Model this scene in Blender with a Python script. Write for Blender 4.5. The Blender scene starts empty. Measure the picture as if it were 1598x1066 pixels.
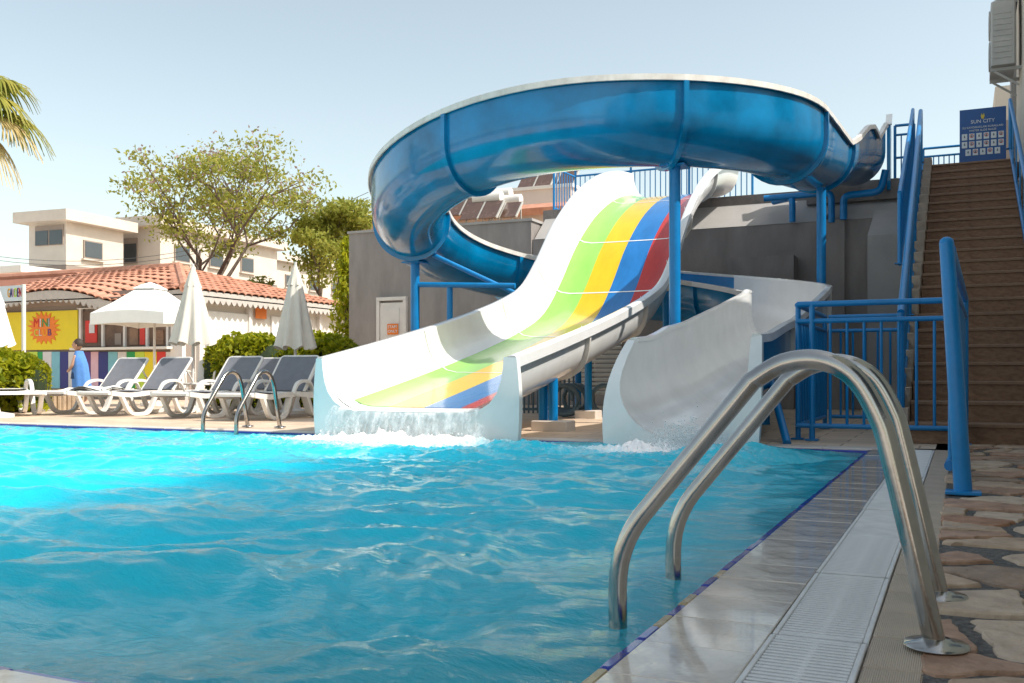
import bpy, math, random
import numpy as np
from mathutils import Vector, Matrix
R = math.radians
PI = math.pi
random.seed(7)
rng = np.random.default_rng(7)
scene = bpy.context.scene
col = scene.collection

# ------------------------------------------------------------------ camera
F, HY, CX, EYE, YAW = 1522.0, 585.0, 799.0, .58, R(24.7)
S_, C_ = math.sin(YAW), math.cos(YAW)
cam = bpy.data.cameras.new('camera'); camo = bpy.data.objects.new('camera', cam); col.objects.link(camo)
camo.location = (0, 0, EYE); camo.rotation_euler = (R(90), 0, YAW)
cam.sensor_width = 36; cam.lens = 36 * F / 1598; cam.shift_y = (HY - 533) / 1598
cam.clip_start = .05; cam.clip_end = 2000
cam.dof.use_dof = True; cam.dof.focus_distance = 9.0; cam.dof.aperture_fstop = 18
scene.camera = camo

# ------------------------------------------------------------------ sky, sun, exposure
SUN_EL, SUN_AZ = 50, 86          # azimuth clockwise from +Y
w = bpy.data.worlds.new('World'); scene.world = w; w.use_nodes = True
nt = w.node_tree
sky = nt.nodes.new('ShaderNodeTexSky'); sky.sky_type = 'NISHITA'; sky.sun_disc = False
sky.sun_elevation = R(SUN_EL); sky.sun_rotation = R(SUN_AZ)
sky.air_density = 1.0; sky.dust_density = 1.8; sky.ozone_density = .35; sky.altitude = 0
bg = nt.nodes['Background']; bg.inputs[1].default_value = .116
hs = nt.nodes.new('ShaderNodeHueSaturation'); hs.inputs['Saturation'].default_value = .74
nt.links.new(sky.outputs[0], hs.inputs['Color']); mt_ = nt.nodes.new('ShaderNodeMixRGB'); mt_.blend_type = 'MULTIPLY'; mt_.inputs[0].default_value = 1; mt_.inputs[2].default_value = (1.03, 1.01, .87, 1)
nt.links.new(hs.outputs[0], mt_.inputs[1]); nt.links.new(mt_.outputs[0], bg.inputs[0])      # thin summer haze: same sky, paler all round
sl = bpy.data.lights.new('sun', 'SUN'); sl.energy = 2.5; sl.angle = R(.53); sl.color = (1, .955, .88)
so = bpy.data.objects.new('sun', sl); col.objects.link(so)
sd = Vector((math.sin(R(SUN_AZ)) * math.cos(R(SUN_EL)), math.cos(R(SUN_AZ)) * math.cos(R(SUN_EL)), math.sin(R(SUN_EL))))
so.rotation_euler = sd.to_track_quat('Z', 'Y').to_euler(); so.location = (20, 5, 30)
scene.view_settings.view_transform = 'Standard'; scene.view_settings.look = 'None'
scene.view_settings.exposure = 1.1; scene.view_settings.gamma = 1
scene.render.engine = 'CYCLES'

# ------------------------------------------------------------------ pixel helpers (a direction; the distance is given)
def at(px, py, D):
    L = (px - CX) / F * D
    return Vector((-S_ * D + C_ * L, C_ * D + S_ * L, EYE + (HY - py) * D / F))
def atY(px, py, Y):
    r = (px - CX) / F; return at(px, py, Y / (C_ + S_ * r))
def atX(px, py, X):
    r = (px - CX) / F; return at(px, py, X / (C_ * r - S_))

# ------------------------------------------------------------------ materials
def mat(name, base, rough=.6, var=.12, scale=6., bump=0., bscale=None, metal=0., spec=.5, coat=0., col2=None, stretch=(1, 1, 1), detail=6., sheen=0., trans=0.):
    m = bpy.data.materials.new(name); m.use_nodes = True
    n = m.node_tree.nodes; l = m.node_tree.links; p = n['Principled BSDF']
    tc = n.new('ShaderNodeTexCoord'); mp = n.new('ShaderNodeMapping'); mp.inputs['Scale'].default_value = stretch
    l.new(tc.outputs['Object'], mp.inputs[0])
    nz = n.new('ShaderNodeTexNoise'); nz.inputs['Scale'].default_value = scale; nz.inputs['Detail'].default_value = detail
    nz.inputs['Roughness'].default_value = .62
    l.new(mp.outputs[0], nz.inputs['Vector'])
    cr = n.new('ShaderNodeValToRGB'); c2 = col2 or tuple(min(1, c * (1 + var)) for c in base)
    c1 = base if col2 else tuple(c * (1 - var) for c in base)
    cr.color_ramp.elements[0].color = (*c1, 1); cr.color_ramp.elements[1].color = (*c2, 1)
    cr.color_ramp.elements[0].position = .3; cr.color_ramp.elements[1].position = .7
    l.new(nz.outputs[0], cr.inputs[0]); l.new(cr.outputs[0], p.inputs['Base Color'])
    p.inputs['Roughness'].default_value = rough; p.inputs['Metallic'].default_value = metal
    p.inputs['Specular IOR Level'].default_value = spec; p.inputs['Coat Weight'].default_value = coat
    p.inputs['Coat Roughness'].default_value = .06
    rr = n.new('ShaderNodeMapRange'); rr.inputs[3].default_value = max(0, rough - .08); rr.inputs[4].default_value = min(1, rough + .1)
    l.new(nz.outputs[0], rr.inputs[0]); l.new(rr.outputs[0], p.inputs['Roughness'])
    if bump:
        nb = n.new('ShaderNodeTexNoise'); nb.inputs['Scale'].default_value = bscale or scale * 4; nb.inputs['Detail'].default_value = 5
        l.new(mp.outputs[0], nb.inputs['Vector'])
        b = n.new('ShaderNodeBump'); b.inputs['Strength'].default_value = bump; b.inputs['Distance'].default_value = .02
        l.new(nb.outputs[0], b.inputs['Height']); l.new(b.outputs[0], p.inputs['Normal'])
    return m
def leafmat(name, c1, c2, tr=.35):
    m = bpy.data.materials.new(name); m.use_nodes = True
    n = m.node_tree.nodes; l = m.node_tree.links; p = n['Principled BSDF']; out = n['Material Output']
    g = n.new('ShaderNodeNewGeometry')
    cr = n.new('ShaderNodeValToRGB'); cr.color_ramp.elements[0].color = (*c1, 1); cr.color_ramp.elements[1].color = (*c2, 1)
    l.new(g.outputs['Random Per Island'], cr.inputs[0]); l.new(cr.outputs[0], p.inputs['Base Color'])
    p.inputs['Roughness'].default_value = .5; p.inputs['Specular IOR Level'].default_value = .3
    t = n.new('ShaderNodeBsdfTranslucent'); l.new(cr.outputs[0], t.inputs[0])
    mx = n.new('ShaderNodeMixShader'); mx.inputs[0].default_value = tr
    l.new(p.outputs[0], mx.inputs[1]); l.new(t.outputs[0], mx.inputs[2]); l.new(mx.outputs[0], out.inputs[0])
    return m
def glassmat(name, tint=(.05, .06, .07)):
    m = mat(name, tint, .06, .1, 2, spec=.8); return m

M = {}
M['steel'] = mat('brushed_steel', (.43, .41, .385), .14, .10, 14, metal=1., stretch=(1, 1, 1), bump=.02)
M['bluepaint'] = mat('blue_paint', (.002, .20, .50), .32, .12, 5, bump=.08, bscale=40)
M['bluefib'] = mat('blue_fibreglass', (.0, .185, .40), .15, .34, 1.6, coat=.3, bump=.02, bscale=6)
M['bluefib_in'] = mat('blue_fibreglass_inside', (.001, .19, .46), .2, .18, 2.5, coat=.5)
M['whitefib'] = mat('white_fibreglass', (.86, .85, .83), .22, .05, 3, coat=.4)
M['whitefib_old'] = mat('white_fibreglass_worn', (.60, .555, .50), .35, .10, 7, coat=.2, stretch=(1, 1, .6), col2=(.80, .77, .72))
M['lg'] = mat('green_gelcoat', (.30, .62, .12), .12, .08, 6, coat=.3, bump=.10, bscale=10, stretch=(1, .35, .35))
M['ly'] = mat('yellow_gelcoat', (.80, .50, .008), .12, .08, 6, coat=.3, bump=.10, bscale=10, stretch=(1, .35, .35))
M['lb'] = mat('blue_gelcoat', (.012, .17, .48), .12, .14, 6, coat=.3, bump=.10, bscale=10, stretch=(1, .35, .35))
M['lr'] = mat('red_gelcoat', (.50, .025, .015), .12, .14, 6, coat=.3, bump=.10, bscale=10, stretch=(1, .35, .35))
M['greywall'] = mat('grey_render', (.29, .26, .245), .85, .2, 1.6, bump=.25, bscale=30, stretch=(1.6, 1.6, .5))
M['greylight'] = mat('grey_render_light', (.38, .36, .345), .85, .10, 1.5, bump=.15, bscale=30)
M['beige'] = mat('beige_render', (.62, .55, .46), .85, .07, 1.5, bump=.15, bscale=30)
M['cream'] = mat('cream_render', (.70, .66, .60), .8, .05, 1.5, bump=.1, bscale=30)
M['villa'] = mat('villa_render', (.60, .53, .46), .8, .08, 1.2, bump=.15, bscale=20)
M['pink'] = mat('pink_render', (.60, .50, .43), .8, .05, 1.5, bump=.1)
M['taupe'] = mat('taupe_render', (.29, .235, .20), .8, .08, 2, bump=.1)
M['conc'] = mat('concrete_edge', (.22, .19, .17), .85, .25, 5, bump=.3)
M['stair'] = mat('stair_stone', (.17, .085, .045), .62, .3, 11, bump=.2, col2=(.32, .18, .105), stretch=(1, 1, 2.5))
M['stairnose'] = mat('stair_nosing', (.25, .145, .088), .6, .2, 9)
M['strip'] = mat('pale_stringer_stone', (.42, .33, .26), .7, .25, 9, bump=.3)
M['deck'] = mat('tan_deck', (.70, .54, .40), .55, .18, 3, stretch=(1, 6, 1), bump=.1)
M['ground'] = mat('bare_ground', (.36, .31, .26), .9, .15, 2)
M['coping'] = mat('coping_glazed_tile', (.57, .475, .39), .16, .3, 5, coat=.7, bump=.45, bscale=11, col2=(.80, .70, .60))  # tile colour lifted paler to stand in for wet glare
M['copingfar'] = mat('coping_pale_tile', (.68, .60, .53), .35, .10, 4, bump=.1)
M['bluetile'] = mat('cobalt_tile', (.010, .03, .30), .15, .3, 14, coat=.5)
M['odd'] = mat('ochre_tile', (.40, .30, .16), .25, .3, 14)
M['ribbed'] = mat('ribbed_tile', (.52, .41, .31), .55, .12, 5, bump=.05)
M['grate'] = mat('white_grate_plastic', (.74, .72, .70), .42, .14, 9, bump=.08)
M['dark'] = mat('channel_shade', (.03, .027, .025), .9, .2, 5)
M['grout'] = mat('grout', (.42, .38, .34), .9, .2, 20, bump=.3)
M['mortar'] = mat('grey_pebble_mortar', (.15, .138, .128), .9, .6, 60, bump=1., bscale=90)
for i, (a, b) in enumerate([((0.293, 0.157, 0.097), (0.537, 0.324, 0.212)), ((0.366, 0.238, 0.156), (0.634, 0.454, 0.313)), ((0.244, 0.108, 0.055), (0.488, 0.248, 0.138)), ((0.439, 0.313, 0.221), (0.683, 0.518, 0.377)), ((0.207, 0.135, 0.092), (0.415, 0.270, 0.175))]):
    M['stone%d' % i] = mat('flagstone_%s' % 'abcde'[i], a, .55, .2, 9, bump=.8, bscale=22, col2=b)
M['whiteplast'] = mat('white_resin', (.74, .71, .67), .4, .05, 6)
M['sling'] = mat('grey_sling', (.175, .18, .205), .75, .10, 9, bump=.3, bscale=240)
M['canvas'] = mat('cream_canvas', (.72, .65, .57), .85, .07, 5, bump=.25, bscale=140)
M['canvaswhite'] = mat('white_canvas', (.82, .80, .76), .85, .04, 5, bump=.2, bscale=140)
M['tile'] = mat('terracotta_tile', (.40, .17, .105), .8, .3, 3, bump=.2, col2=(.56, .29, .20))
M['tiledark'] = mat('terracotta_bed', (.25, .10, .06), .9, .2, 5)
M['scallop'] = mat('eave_trim', (.50, .46, .42), .7, .10, 8)
M['woodwhite'] = mat('white_wood', (.70, .66, .62), .6, .06, 5)
M['glass'] = glassmat('dark_glass')
M['skyglass'] = glassmat('grey_glass', (.05, .06, .07))
M['yellow'] = mat('yellow_banner', (.76, .60, .01), .5, .05, 3)
M['orange'] = mat('orange_print', (.80, .20, .015), .5, .08, 8)
M['amber'] = mat('amber_board', (.80, .40, .01), .5, .08, 5)
M['navy'] = mat('navy_print', (.02, .025, .18), .5, .1, 5)
M['purple'] = mat('purple_print', (.09, .03, .20), .5, .1, 5)
M['rosy'] = mat('rose_print', (.66, .42, .50), .5, .08, 5)
M['pale'] = mat('pale_print', (.62, .60, .60), .5, .05, 5)
M['aqua'] = mat('aqua_print', (.18, .45, .55), .5, .08, 5)
M['green'] = mat('green_print', (.01, .30, .08), .5, .08, 5)
M['lime'] = mat('lime_print', (.50, .65, .06), .5, .08, 5)
M['redp'] = mat('red_print', (.62, .03, .02), .5, .08, 5)
M['signblue'] = mat('sign_blue', (.008, .085, .30), .35, .06, 4)
M['signwhite'] = mat('sign_white', (.74, .76, .78), .4, .05, 4)
M['signgold'] = mat('sign_gold', (.66, .50, .06), .4, .05, 4)
M['shop'] = mat('shop_inside', (.16, .10, .07), .7, .4, 3)
M['bark'] = mat('bark', (.13, .095, .075), .9, .3, 12, bump=.5)
M['skin'] = mat('skin', (.50, .29, .20), .55, .06, 10)
M['hair'] = mat('dark_hair', (.035, .020, .012), .6, .3, 40, bump=.4)
M['towel'] = mat('blue_towel', (.10, .27, .66), .95, .10, 12, bump=.6, bscale=120)
M['shirt'] = mat('dark_blue_cloth', (.02, .06, .16), .9, .1, 12)
M['hose'] = mat('grey_blue_hose', (.10, .15, .18), .55, .2, 10)
M['acw'] = mat('weathered_ac_casing', (.42, .41, .385), .5, .10, 4, bump=.05)
M['fanblack'] = mat('fan_dark', (.10, .10, .098), .6, .1, 5)
M['panel'] = mat('solar_panel', (.11, .065, .05), .25, .2, 3, coat=.4)
M['stonewall'] = mat('planter_stone', (.42, .31, .21), .8, .2, 7, bump=.5)
M['brown'] = mat('brown_pipe', (.10, .075, .065), .6, .1, 5)
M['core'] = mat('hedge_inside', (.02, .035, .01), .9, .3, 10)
M['leaf_hedge'] = leafmat('hedge_leaf', (.17, .22, .008), (.48, .46, .02), .5)
M['leaf_tree'] = leafmat('chinaberry_leaf', (.22, .26, .04), (.46, .44, .09), .5)
M['leaf_flower'] = leafmat('chinaberry_flower', (.34, .24, .22), (.44, .33, .29), .4)
M['leaf_olive'] = leafmat('olive_leaf', (.12, .15, .04), (.30, .29, .07), .42)
M['leaf_con'] = leafmat('conifer_leaf', (.26, .31, .015), (.50, .48, .02), .45)
M['leaf_palm'] = leafmat('palm_leaf', (.17, .20, .02), (.38, .32, .06), .3)
M['palm_dry'] = leafmat('palm_dry_leaf', (.50, .36, .14), (.62, .47, .22), .3)

def water_material():
    m = bpy.data.materials.new('pool_water'); m.use_nodes = True
    n = m.node_tree.nodes; l = m.node_tree.links; p = n['Principled BSDF']
    tc = n.new('ShaderNodeTexCoord')
    nz = n.new('ShaderNodeTexNoise'); nz.inputs['Scale'].default_value = .8; nz.inputs['Detail'].default_value = 3
    l.new(tc.outputs['Object'], nz.inputs['Vector'])
    cr = n.new('ShaderNodeValToRGB'); cr.color_ramp.elements[0].position = .35; cr.color_ramp.elements[1].position = .7
    cr.color_ramp.elements[0].color = (.012, .50, .67, 1); cr.color_ramp.elements[1].color = (.02, .57, .74, 1)
    l.new(nz.outputs[0], cr.inputs[0])
    # foam where the slides pour in: vertex attribute written with the mesh
    at_ = n.new('ShaderNodeAttribute'); at_.attribute_name = 'foam'
    fn = n.new('ShaderNodeTexNoise'); fn.inputs['Scale'].default_value = 16; fn.inputs['Detail'].default_value = 8; fn.inputs['Roughness'].default_value = .7
    l.new(tc.outputs['Object'], fn.inputs['Vector'])
    ad = n.new('ShaderNodeMath'); ad.operation = 'MULTIPLY_ADD'; ad.inputs[1].default_value = 1.9; ad.inputs[2].default_value = -1.25
    l.new(fn.outputs[0], ad.inputs[0])
    a2 = n.new('ShaderNodeMath'); a2.operation = 'MULTIPLY_ADD'; a2.inputs[1].default_value = 1.5; a2.use_clamp = True
    l.new(at_.outputs['Fac'], a2.inputs[0]); l.new(ad.outputs[0], a2.inputs[2])
    mx = n.new('ShaderNodeMixRGB'); mx.inputs[2].default_value = (.72, .80, .82, 1)
    l.new(a2.outputs[0], mx.inputs[0]); l.new(cr.outputs[0], mx.inputs[1]); l.new(mx.outputs[0], p.inputs['Base Color'])
    rr = n.new('ShaderNodeMapRange'); rr.inputs[3].default_value = .035; rr.inputs[4].default_value = .6
    l.new(a2.outputs[0], rr.inputs[0]); l.new(rr.outputs[0], p.inputs['Roughness'])
    p.subsurface_method = 'BURLEY'; p.inputs['Subsurface Weight'].default_value = 1; p.inputs['Subsurface Radius'].default_value = (.3, .8, 1.0); p.inputs['Subsurface Scale'].default_value = 4.5
    p.inputs['IOR'].default_value = 1.33; p.inputs['Specular IOR Level'].default_value = .5
    b1 = n.new('ShaderNodeTexNoise'); b1.inputs['Scale'].default_value = 11; b1.inputs['Detail'].default_value = 5; b1.inputs['Roughness'].default_value = .6
    b1.inputs['Distortion'].default_value = .2
    mp = n.new('ShaderNodeMapping'); mp.inputs['Rotation'].default_value = (0, 0, YAW); mp.inputs['Scale'].default_value = (.7, 1.5, 1)
    l.new(tc.outputs['Object'], mp.inputs[0]); l.new(mp.outputs[0], b1.inputs['Vector'])
    bp = n.new('ShaderNodeBump'); bp.inputs['Strength'].default_value = .42; bp.inputs['Distance'].default_value = .02
    b2_ = n.new('ShaderNodeTexNoise'); b2_.inputs['Scale'].default_value = 34; b2_.inputs['Detail'].default_value = 3; l.new(mp.outputs[0], b2_.inputs['Vector'])
    sm_ = n.new('ShaderNodeMath'); sm_.operation = 'MULTIPLY_ADD'; sm_.inputs[1].default_value = .34; l.new(b2_.outputs[0], sm_.inputs[0]); l.new(b1.outputs[0], sm_.inputs[2])
    l.new(sm_.outputs[0], bp.inputs['Height']); l.new(bp.outputs[0], p.inputs['Normal'])
    return m
M['water'] = water_material()
def splash_material():
    m = bpy.data.materials.new('white_water'); m.use_nodes = True
    n = m.node_tree.nodes; l = m.node_tree.links; p = n['Principled BSDF']; out = n['Material Output']
    p.inputs['Base Color'].default_value = (.86, .90, .91, 1); p.inputs['Roughness'].default_value = .25
    tc = n.new('ShaderNodeTexCoord'); mp = n.new('ShaderNodeMapping'); mp.inputs['Scale'].default_value = (9, 3, 3.0)
    l.new(tc.outputs['Object'], mp.inputs[0])
    nz = n.new('ShaderNodeTexNoise'); nz.inputs['Scale'].default_value = 2.2; nz.inputs['Detail'].default_value = 7; nz.inputs['Roughness'].default_value = .66
    l.new(mp.outputs[0], nz.inputs['Vector'])
    cr = n.new('ShaderNodeValToRGB'); cr.color_ramp.elements[0].position = .46; cr.color_ramp.elements[1].position = .76
    cr.color_ramp.elements[0].color = (0, 0, 0, 1); cr.color_ramp.elements[1].color = (.95, .95, .95, 1)
    l.new(nz.outputs[0], cr.inputs[0])
    tr = n.new('ShaderNodeBsdfTransparent'); mx = n.new('ShaderNodeMixShader')
    l.new(cr.outputs[0], mx.inputs[0]); l.new(tr.outputs[0], mx.inputs[1]); l.new(p.outputs[0], mx.inputs[2]); l.new(mx.outputs[0], out.inputs[0])
    return m
M['splash'] = splash_material()
M['drop'] = mat('water_drop', (.86, .91, .93), .12, .03, 5)

# ribs on the ribbed tile and the weave of the coping come from the material's relief
def add_ribs(m, scale, axis, dist):
    n = m.node_tree.nodes; l = m.node_tree.links; p = n['Principled BSDF']
    tc = n.new('ShaderNodeTexCoord'); wv = n.new('ShaderNodeTexWave'); wv.bands_direction = axis; wv.inputs['Scale'].default_value = scale
    l.new(tc.outputs['Object'], wv.inputs['Vector'])
    b = n.new('ShaderNodeBump'); b.inputs['Strength'].default_value = .9; b.inputs['Distance'].default_value = dist
    l.new(wv.outputs['Fac'], b.inputs['Height']); l.new(b.outputs[0], p.inputs['Normal'])
add_ribs(M['ribbed'], 75, 'X', .0015)

# ------------------------------------------------------------------ mesh building
ORG = {}
class MB:
    def __init__(s): s.v = []; s.f = []; s.m = []
    def add(s, vs, fs, mi=0):
        o = len(s.v); s.v.extend([tuple(p) for p in vs]); s.f.extend([tuple(i + o for i in q) for q in fs]); s.m.extend([mi] * len(fs)); return s
    def box(s, c, d, rot=None, mi=0, ch=0.):
        hx, hy, hz = d[0] / 2, d[1] / 2, d[2] / 2
        if ch <= 0:
            vs = [Vector((x, y, z)) for x in (-hx, hx) for y in (-hy, hy) for z in (-hz, hz)]
            fs = [(0, 1, 3, 2), (4, 6, 7, 5), (0, 4, 5, 1), (2, 3, 7, 6), (0, 2, 6, 4), (1, 5, 7, 3)]
        else:       # chamfered: top and vertical edges eased
            def ring(a, z): return [Vector((-hx + a, -hy, z)), Vector((hx - a, -hy, z)), Vector((hx, -hy + a, z)), Vector((hx, hy - a, z)), Vector((hx - a, hy, z)), Vector((-hx + a, hy, z)), Vector((-hx, hy - a, z)), Vector((-hx, -hy + a, z))]
            r0 = ring(ch, -hz); r1 = ring(ch, hz - ch); k = 1 - ch / max(hx, 1e-6); k2 = 1 - ch / max(hy, 1e-6)
            r2 = [Vector((p.x * k, p.y * k2, hz)) for p in r1]
            vs = r0 + r1 + r2; fs = [tuple(reversed(range(8))), tuple(range(16, 24))]
            for a in (0, 8):
                for i in range(8): j = (i + 1) % 8; fs.append((a + i, a + j, a + 8 + j, a + 8 + i))
        if rot is not None: vs = [rot @ p for p in vs]
        c = Vector(c); return s.add([p + c for p in vs], fs, mi)
    def beam(s, a, b, wd, ht, mi=0, up=(0, 0, 1), ch=0.):
        a = Vector(a); b = Vector(b); d = b - a; L = d.length; d.normalize(); u = Vector(up)
        if abs(d.dot(u)) > .98: u = Vector((0, 1, 0))
        x = d.cross(u).normalized(); z = x.cross(d)
        rot = Matrix((x, d, z)).transposed(); return s.box((a + b) / 2, (wd, L, ht), rot, mi, ch)
    def tube(s, pts, r, seg=8, mi=0, caps=True, closed=False):
        pts = [Vector(p) for p in pts]; n = len(pts); rs = r if hasattr(r, '__len__') else [r] * n
        T = []
        for i in range(n):
            a = pts[max(i - 1, 0)]; b = pts[min(i + 1, n - 1)]
            if closed: a = pts[i - 1]; b = pts[(i + 1) % n]
            T.append((b - a).normalized())
        u = Vector((0, 0, 1)) if abs(T[0].z) < .9 else Vector((1, 0, 0))
        u = (u - T[0] * u.dot(T[0])).normalized(); vs = []
        for i in range(n):
            u = (u - T[i] * u.dot(T[i])).normalized(); v = T[i].cross(u)
            for k in range(seg):
                a = 2 * PI * k / seg; vs.append(pts[i] + (u * math.cos(a) + v * math.sin(a)) * rs[i])
        fs = []
        for i in range(n - (0 if closed else 1)):
            i2 = (i + 1) % n
            for k in range(seg):
                k2 = (k + 1) % seg; fs.append((i * seg + k, i * seg + k2, i2 * seg + k2, i2 * seg + k))
        if caps and not closed: fs.append(tuple(reversed(range(seg)))); fs.append(tuple((n - 1) * seg + k for k in range(seg)))
        return s.add(vs, fs, mi)
    def rings(s, rg, closed=True, mi=0, caps=False):
        m = len(rg[0]); vs = [p for r_ in rg for p in r_]; fs = []
        for i in range(len(rg) - 1):
            for k in range(m if closed else m - 1):
                k2 = (k + 1) % m; fs.append((i * m + k, i * m + k2, (i + 1) * m + k2, (i + 1) * m + k))
        if caps: fs.append(tuple(reversed(range(m)))); fs.append(tuple((len(rg) - 1) * m + k for k in range(m)))
        return s.add(vs, fs, mi)
    def lathe(s, prof, c=(0, 0, 0), seg=16, mi=0):
        c = Vector(c); rg = [[c + Vector((r_ * math.cos(2 * PI * k / seg), r_ * math.sin(2 * PI * k / seg), z)) for k in range(seg)] for r_, z in prof]
        return s.rings(rg, True, mi, True)
    def prism(s, poly, a, b, mi=0):      # polygon of points extruded by vector b after offset a
        n = len(poly); a = Vector(a); b = Vector(b)
        vs = [Vector(p) + a for p in poly] + [Vector(p) + a + b for p in poly]
        fs = [tuple(reversed(range(n))), tuple(range(n, 2 * n))] + [(i, (i + 1) % n, n + (i + 1) % n, n + i) for i in range(n)]
        return s.add(vs, fs, mi)
    def mesh(s, name, mats, org=(0, 0, 0), smooth=True, ang=.7):
        me = bpy.data.meshes.new(name); o = Vector(org)
        v = np.array([tuple(p) for p in s.v], dtype=np.float64).reshape(-1, 3) - np.array(o)
        me.from_pydata(v.tolist(), [], s.f)
        for m in (mats if isinstance(mats, (list, tuple)) else [mats]): me.materials.append(M[m] if isinstance(m, str) else m)
        if len(me.materials) > 1: me.polygons.foreach_set('material_index', s.m)
        if smooth:
            me.polygons.foreach_set('use_smooth', [True] * len(me.polygons)); me.set_sharp_from_angle(angle=ang)
        me.update(); return me
def tag(o, label=None, cat=None, group=None, kind=None):
    if label: o['label'] = label
    if cat: o['category'] = cat
    if group: o['group'] = group
    if kind: o['kind'] = kind
    return o
def thing(name, label, cat, loc=(0, 0, 0), rotz=0, group=None):
    o = bpy.data.objects.new(name, None); col.objects.link(o); o.location = loc; o.rotation_euler = (0, 0, rotz)
    o.empty_display_size = .1; ORG[o] = Vector(loc); return tag(o, label, cat, group)
def part(name, mb, mats, parent, label=None, smooth=True, ang=.7, kind=None):
    me = mb.mesh(name, mats, ORG[parent], smooth, ang); o = bpy.data.objects.new(name, me); col.objects.link(o); o.parent = parent
    ORG[o] = ORG[parent]
    return tag(o, label, None, None, kind)
def solo(name, mb, mats, label=None, cat=None, loc=(0, 0, 0), group=None, kind=None, smooth=True, ang=.7):
    me = mb.mesh(name, mats, loc, smooth, ang); o = bpy.data.objects.new(name, me); col.objects.link(o); o.location = loc
    ORG[o] = Vector(loc); return tag(o, label, cat, group, kind)
def inst(name, me, parent, mtx):         # a piece that shares its mesh
    o = bpy.data.objects.new(name, me); col.objects.link(o); o.parent = parent; o.matrix_local = Matrix.Translation(-ORG[parent]) @ mtx; return o
def copy_tree(o, parent=None):
    c = o.copy(); col.objects.link(c); c.parent = parent
    for ch in list(o.children): copy_tree(ch, c)
    return c
def smoothpath(pts, n=8):
    P = [Vector(p) for p in pts]; out = []
    for i in range(len(P) - 1):
        a = P[max(i - 1, 0)]; b = P[i]; c = P[i + 1]; d = P[min(i + 2, len(P) - 1)]
        for k in range(n):
            t = k / n; out.append(.5 * ((2 * b) + (c - a) * t + (2 * a - 5 * b + 4 * c - d) * t * t + (3 * b - a - 3 * c + d) * t ** 3))
    out.append(P[-1]); return out
def fillet(pts, r=.06, n=5):
    P = [Vector(p) for p in pts]; out = [P[0]]
    for i in range(1, len(P) - 1):
        a, b, c = P[i - 1], P[i], P[i + 1]; ra = min(r, (a - b).length * .45); rc = min(r, (c - b).length * .45)
        p = b + (a - b).normalized() * ra; q = b + (c - b).normalized() * rc
        for k in range(n + 1):
            t = k / n; out.append(p * (1 - t) ** 2 + b * 2 * t * (1 - t) + q * t * t)
    out.append(P[-1]); return out
def text(name, s, size, mtx, m, parent, ext=.004, squash=1.):
    cu = bpy.data.curves.new(name, 'FONT'); cu.body = s; cu.size = size; cu.extrude = ext; cu.align_x = 'CENTER'; cu.align_y = 'CENTER'; cu.resolution_u = 3
    o = bpy.data.objects.new(name, cu); col.objects.link(o)
    me = bpy.data.meshes.new_from_object(o.evaluated_get(bpy.context.evaluated_depsgraph_get())); bpy.data.objects.remove(o)
    me.name = name; me.materials.clear(); me.materials.append(M[m])
    return inst(name, me, parent, mtx)
FACE = Matrix(((1, 0, 0, 0), (0, 0, -1, 0), (0, 1, 0, 0), (0, 0, 0, 1)))    # upright, facing -Y

# ------------------------------------------------------------------ setting: ground, deck, pool
PX0, PX1, PY0, PY1 = -15.0, -.63, 1.36, 8.05       # pool rectangle
g = MB(); big = 400
xs = [-big, PX0 - .25, PX1 + .03, big]; ys = [-big, PY0 - .2, PY1 + .03, big]
for i in range(3):
    for j in range(3):
        if i == 1 and j == 1: continue
        g.add([(xs[i], ys[j], -.2), (xs[i + 1], ys[j], -.2), (xs[i + 1], ys[j + 1], -.2), (xs[i], ys[j + 1], -.2)], [(0, 1, 2, 3)])
solo('ground', g, 'ground', kind='structure', label='bare earth beyond the pool terrace')
b = MB(); zb = -1.35
b.add([(PX0, PY0, zb), (PX1, PY0, zb), (PX1, PY1, zb), (PX0, PY1, zb), (PX0, PY0, -.045), (PX1, PY0, -.045), (PX1, PY1, -.045), (PX0, PY1, -.045)],
      [(0, 1, 2, 3), (0, 4, 5, 1), (1, 5, 6, 2), (2, 6, 7, 3), (3, 7, 4, 0)])
solo('pool_basin', b, 'aqua', kind='structure', label='tiled basin of the swimming pool')

def waves(X, Y):
    Z = np.zeros_like(X); r2 = np.random.default_rng(3)
    wx = .10 * np.sin(2.1 * X + 1.3 * Y) + .07 * np.sin(3.7 * Y - 1.9 * X + 1); wy = .10 * np.sin(1.7 * Y - 2.3 * X + 2) + .06 * np.sin(4.1 * X + .5)
    x, y = X + wx, Y + wy
    for lam in np.geomspace(.12, 1.2, 46):
        a = YAW + PI / 2 + r2.normal() * .75; k = 2 * PI / lam; ph = r2.uniform(0, 2 * PI)
        A = .0072 * lam ** 1.0 * (1 + .4 * r2.normal()); q = k * (math.cos(a) * x + math.sin(a) * y) + ph
        s = np.sin(q) if lam > .55 else (.64 - np.abs(np.sin(q / 2)) * 1.0) * 1.5; Z += A * (s + .35 * np.cos(2 * q) * .5) * (1 + .5 * np.sin(.9 * x * math.sin(a) + ph) * np.cos(.8 * y))
    return Z
nx_, ny_ = 620, 400
u = np.linspace(0, 1, nx_); vv = np.linspace(0, 1, ny_)
gx = PX1 - (PX1 - PX0) * u ** 1.35; gy = PY0 + (PY1 - PY0) * vv ** 1.25
GX, GY = np.meshgrid(gx, gy); edge = np.minimum(np.minimum(PX1 - GX, PY1 - GY), GY - PY0); GZ = -.024 + waves(GX, GY) * 1.35 * (.22 + .78 * np.clip(edge / .7, 0, 1))
def blob(cx, cy, sx, sy): return np.exp(-((GX - cx) / sx) ** 2 - ((GY - cy) / sy) ** 2)
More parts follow.
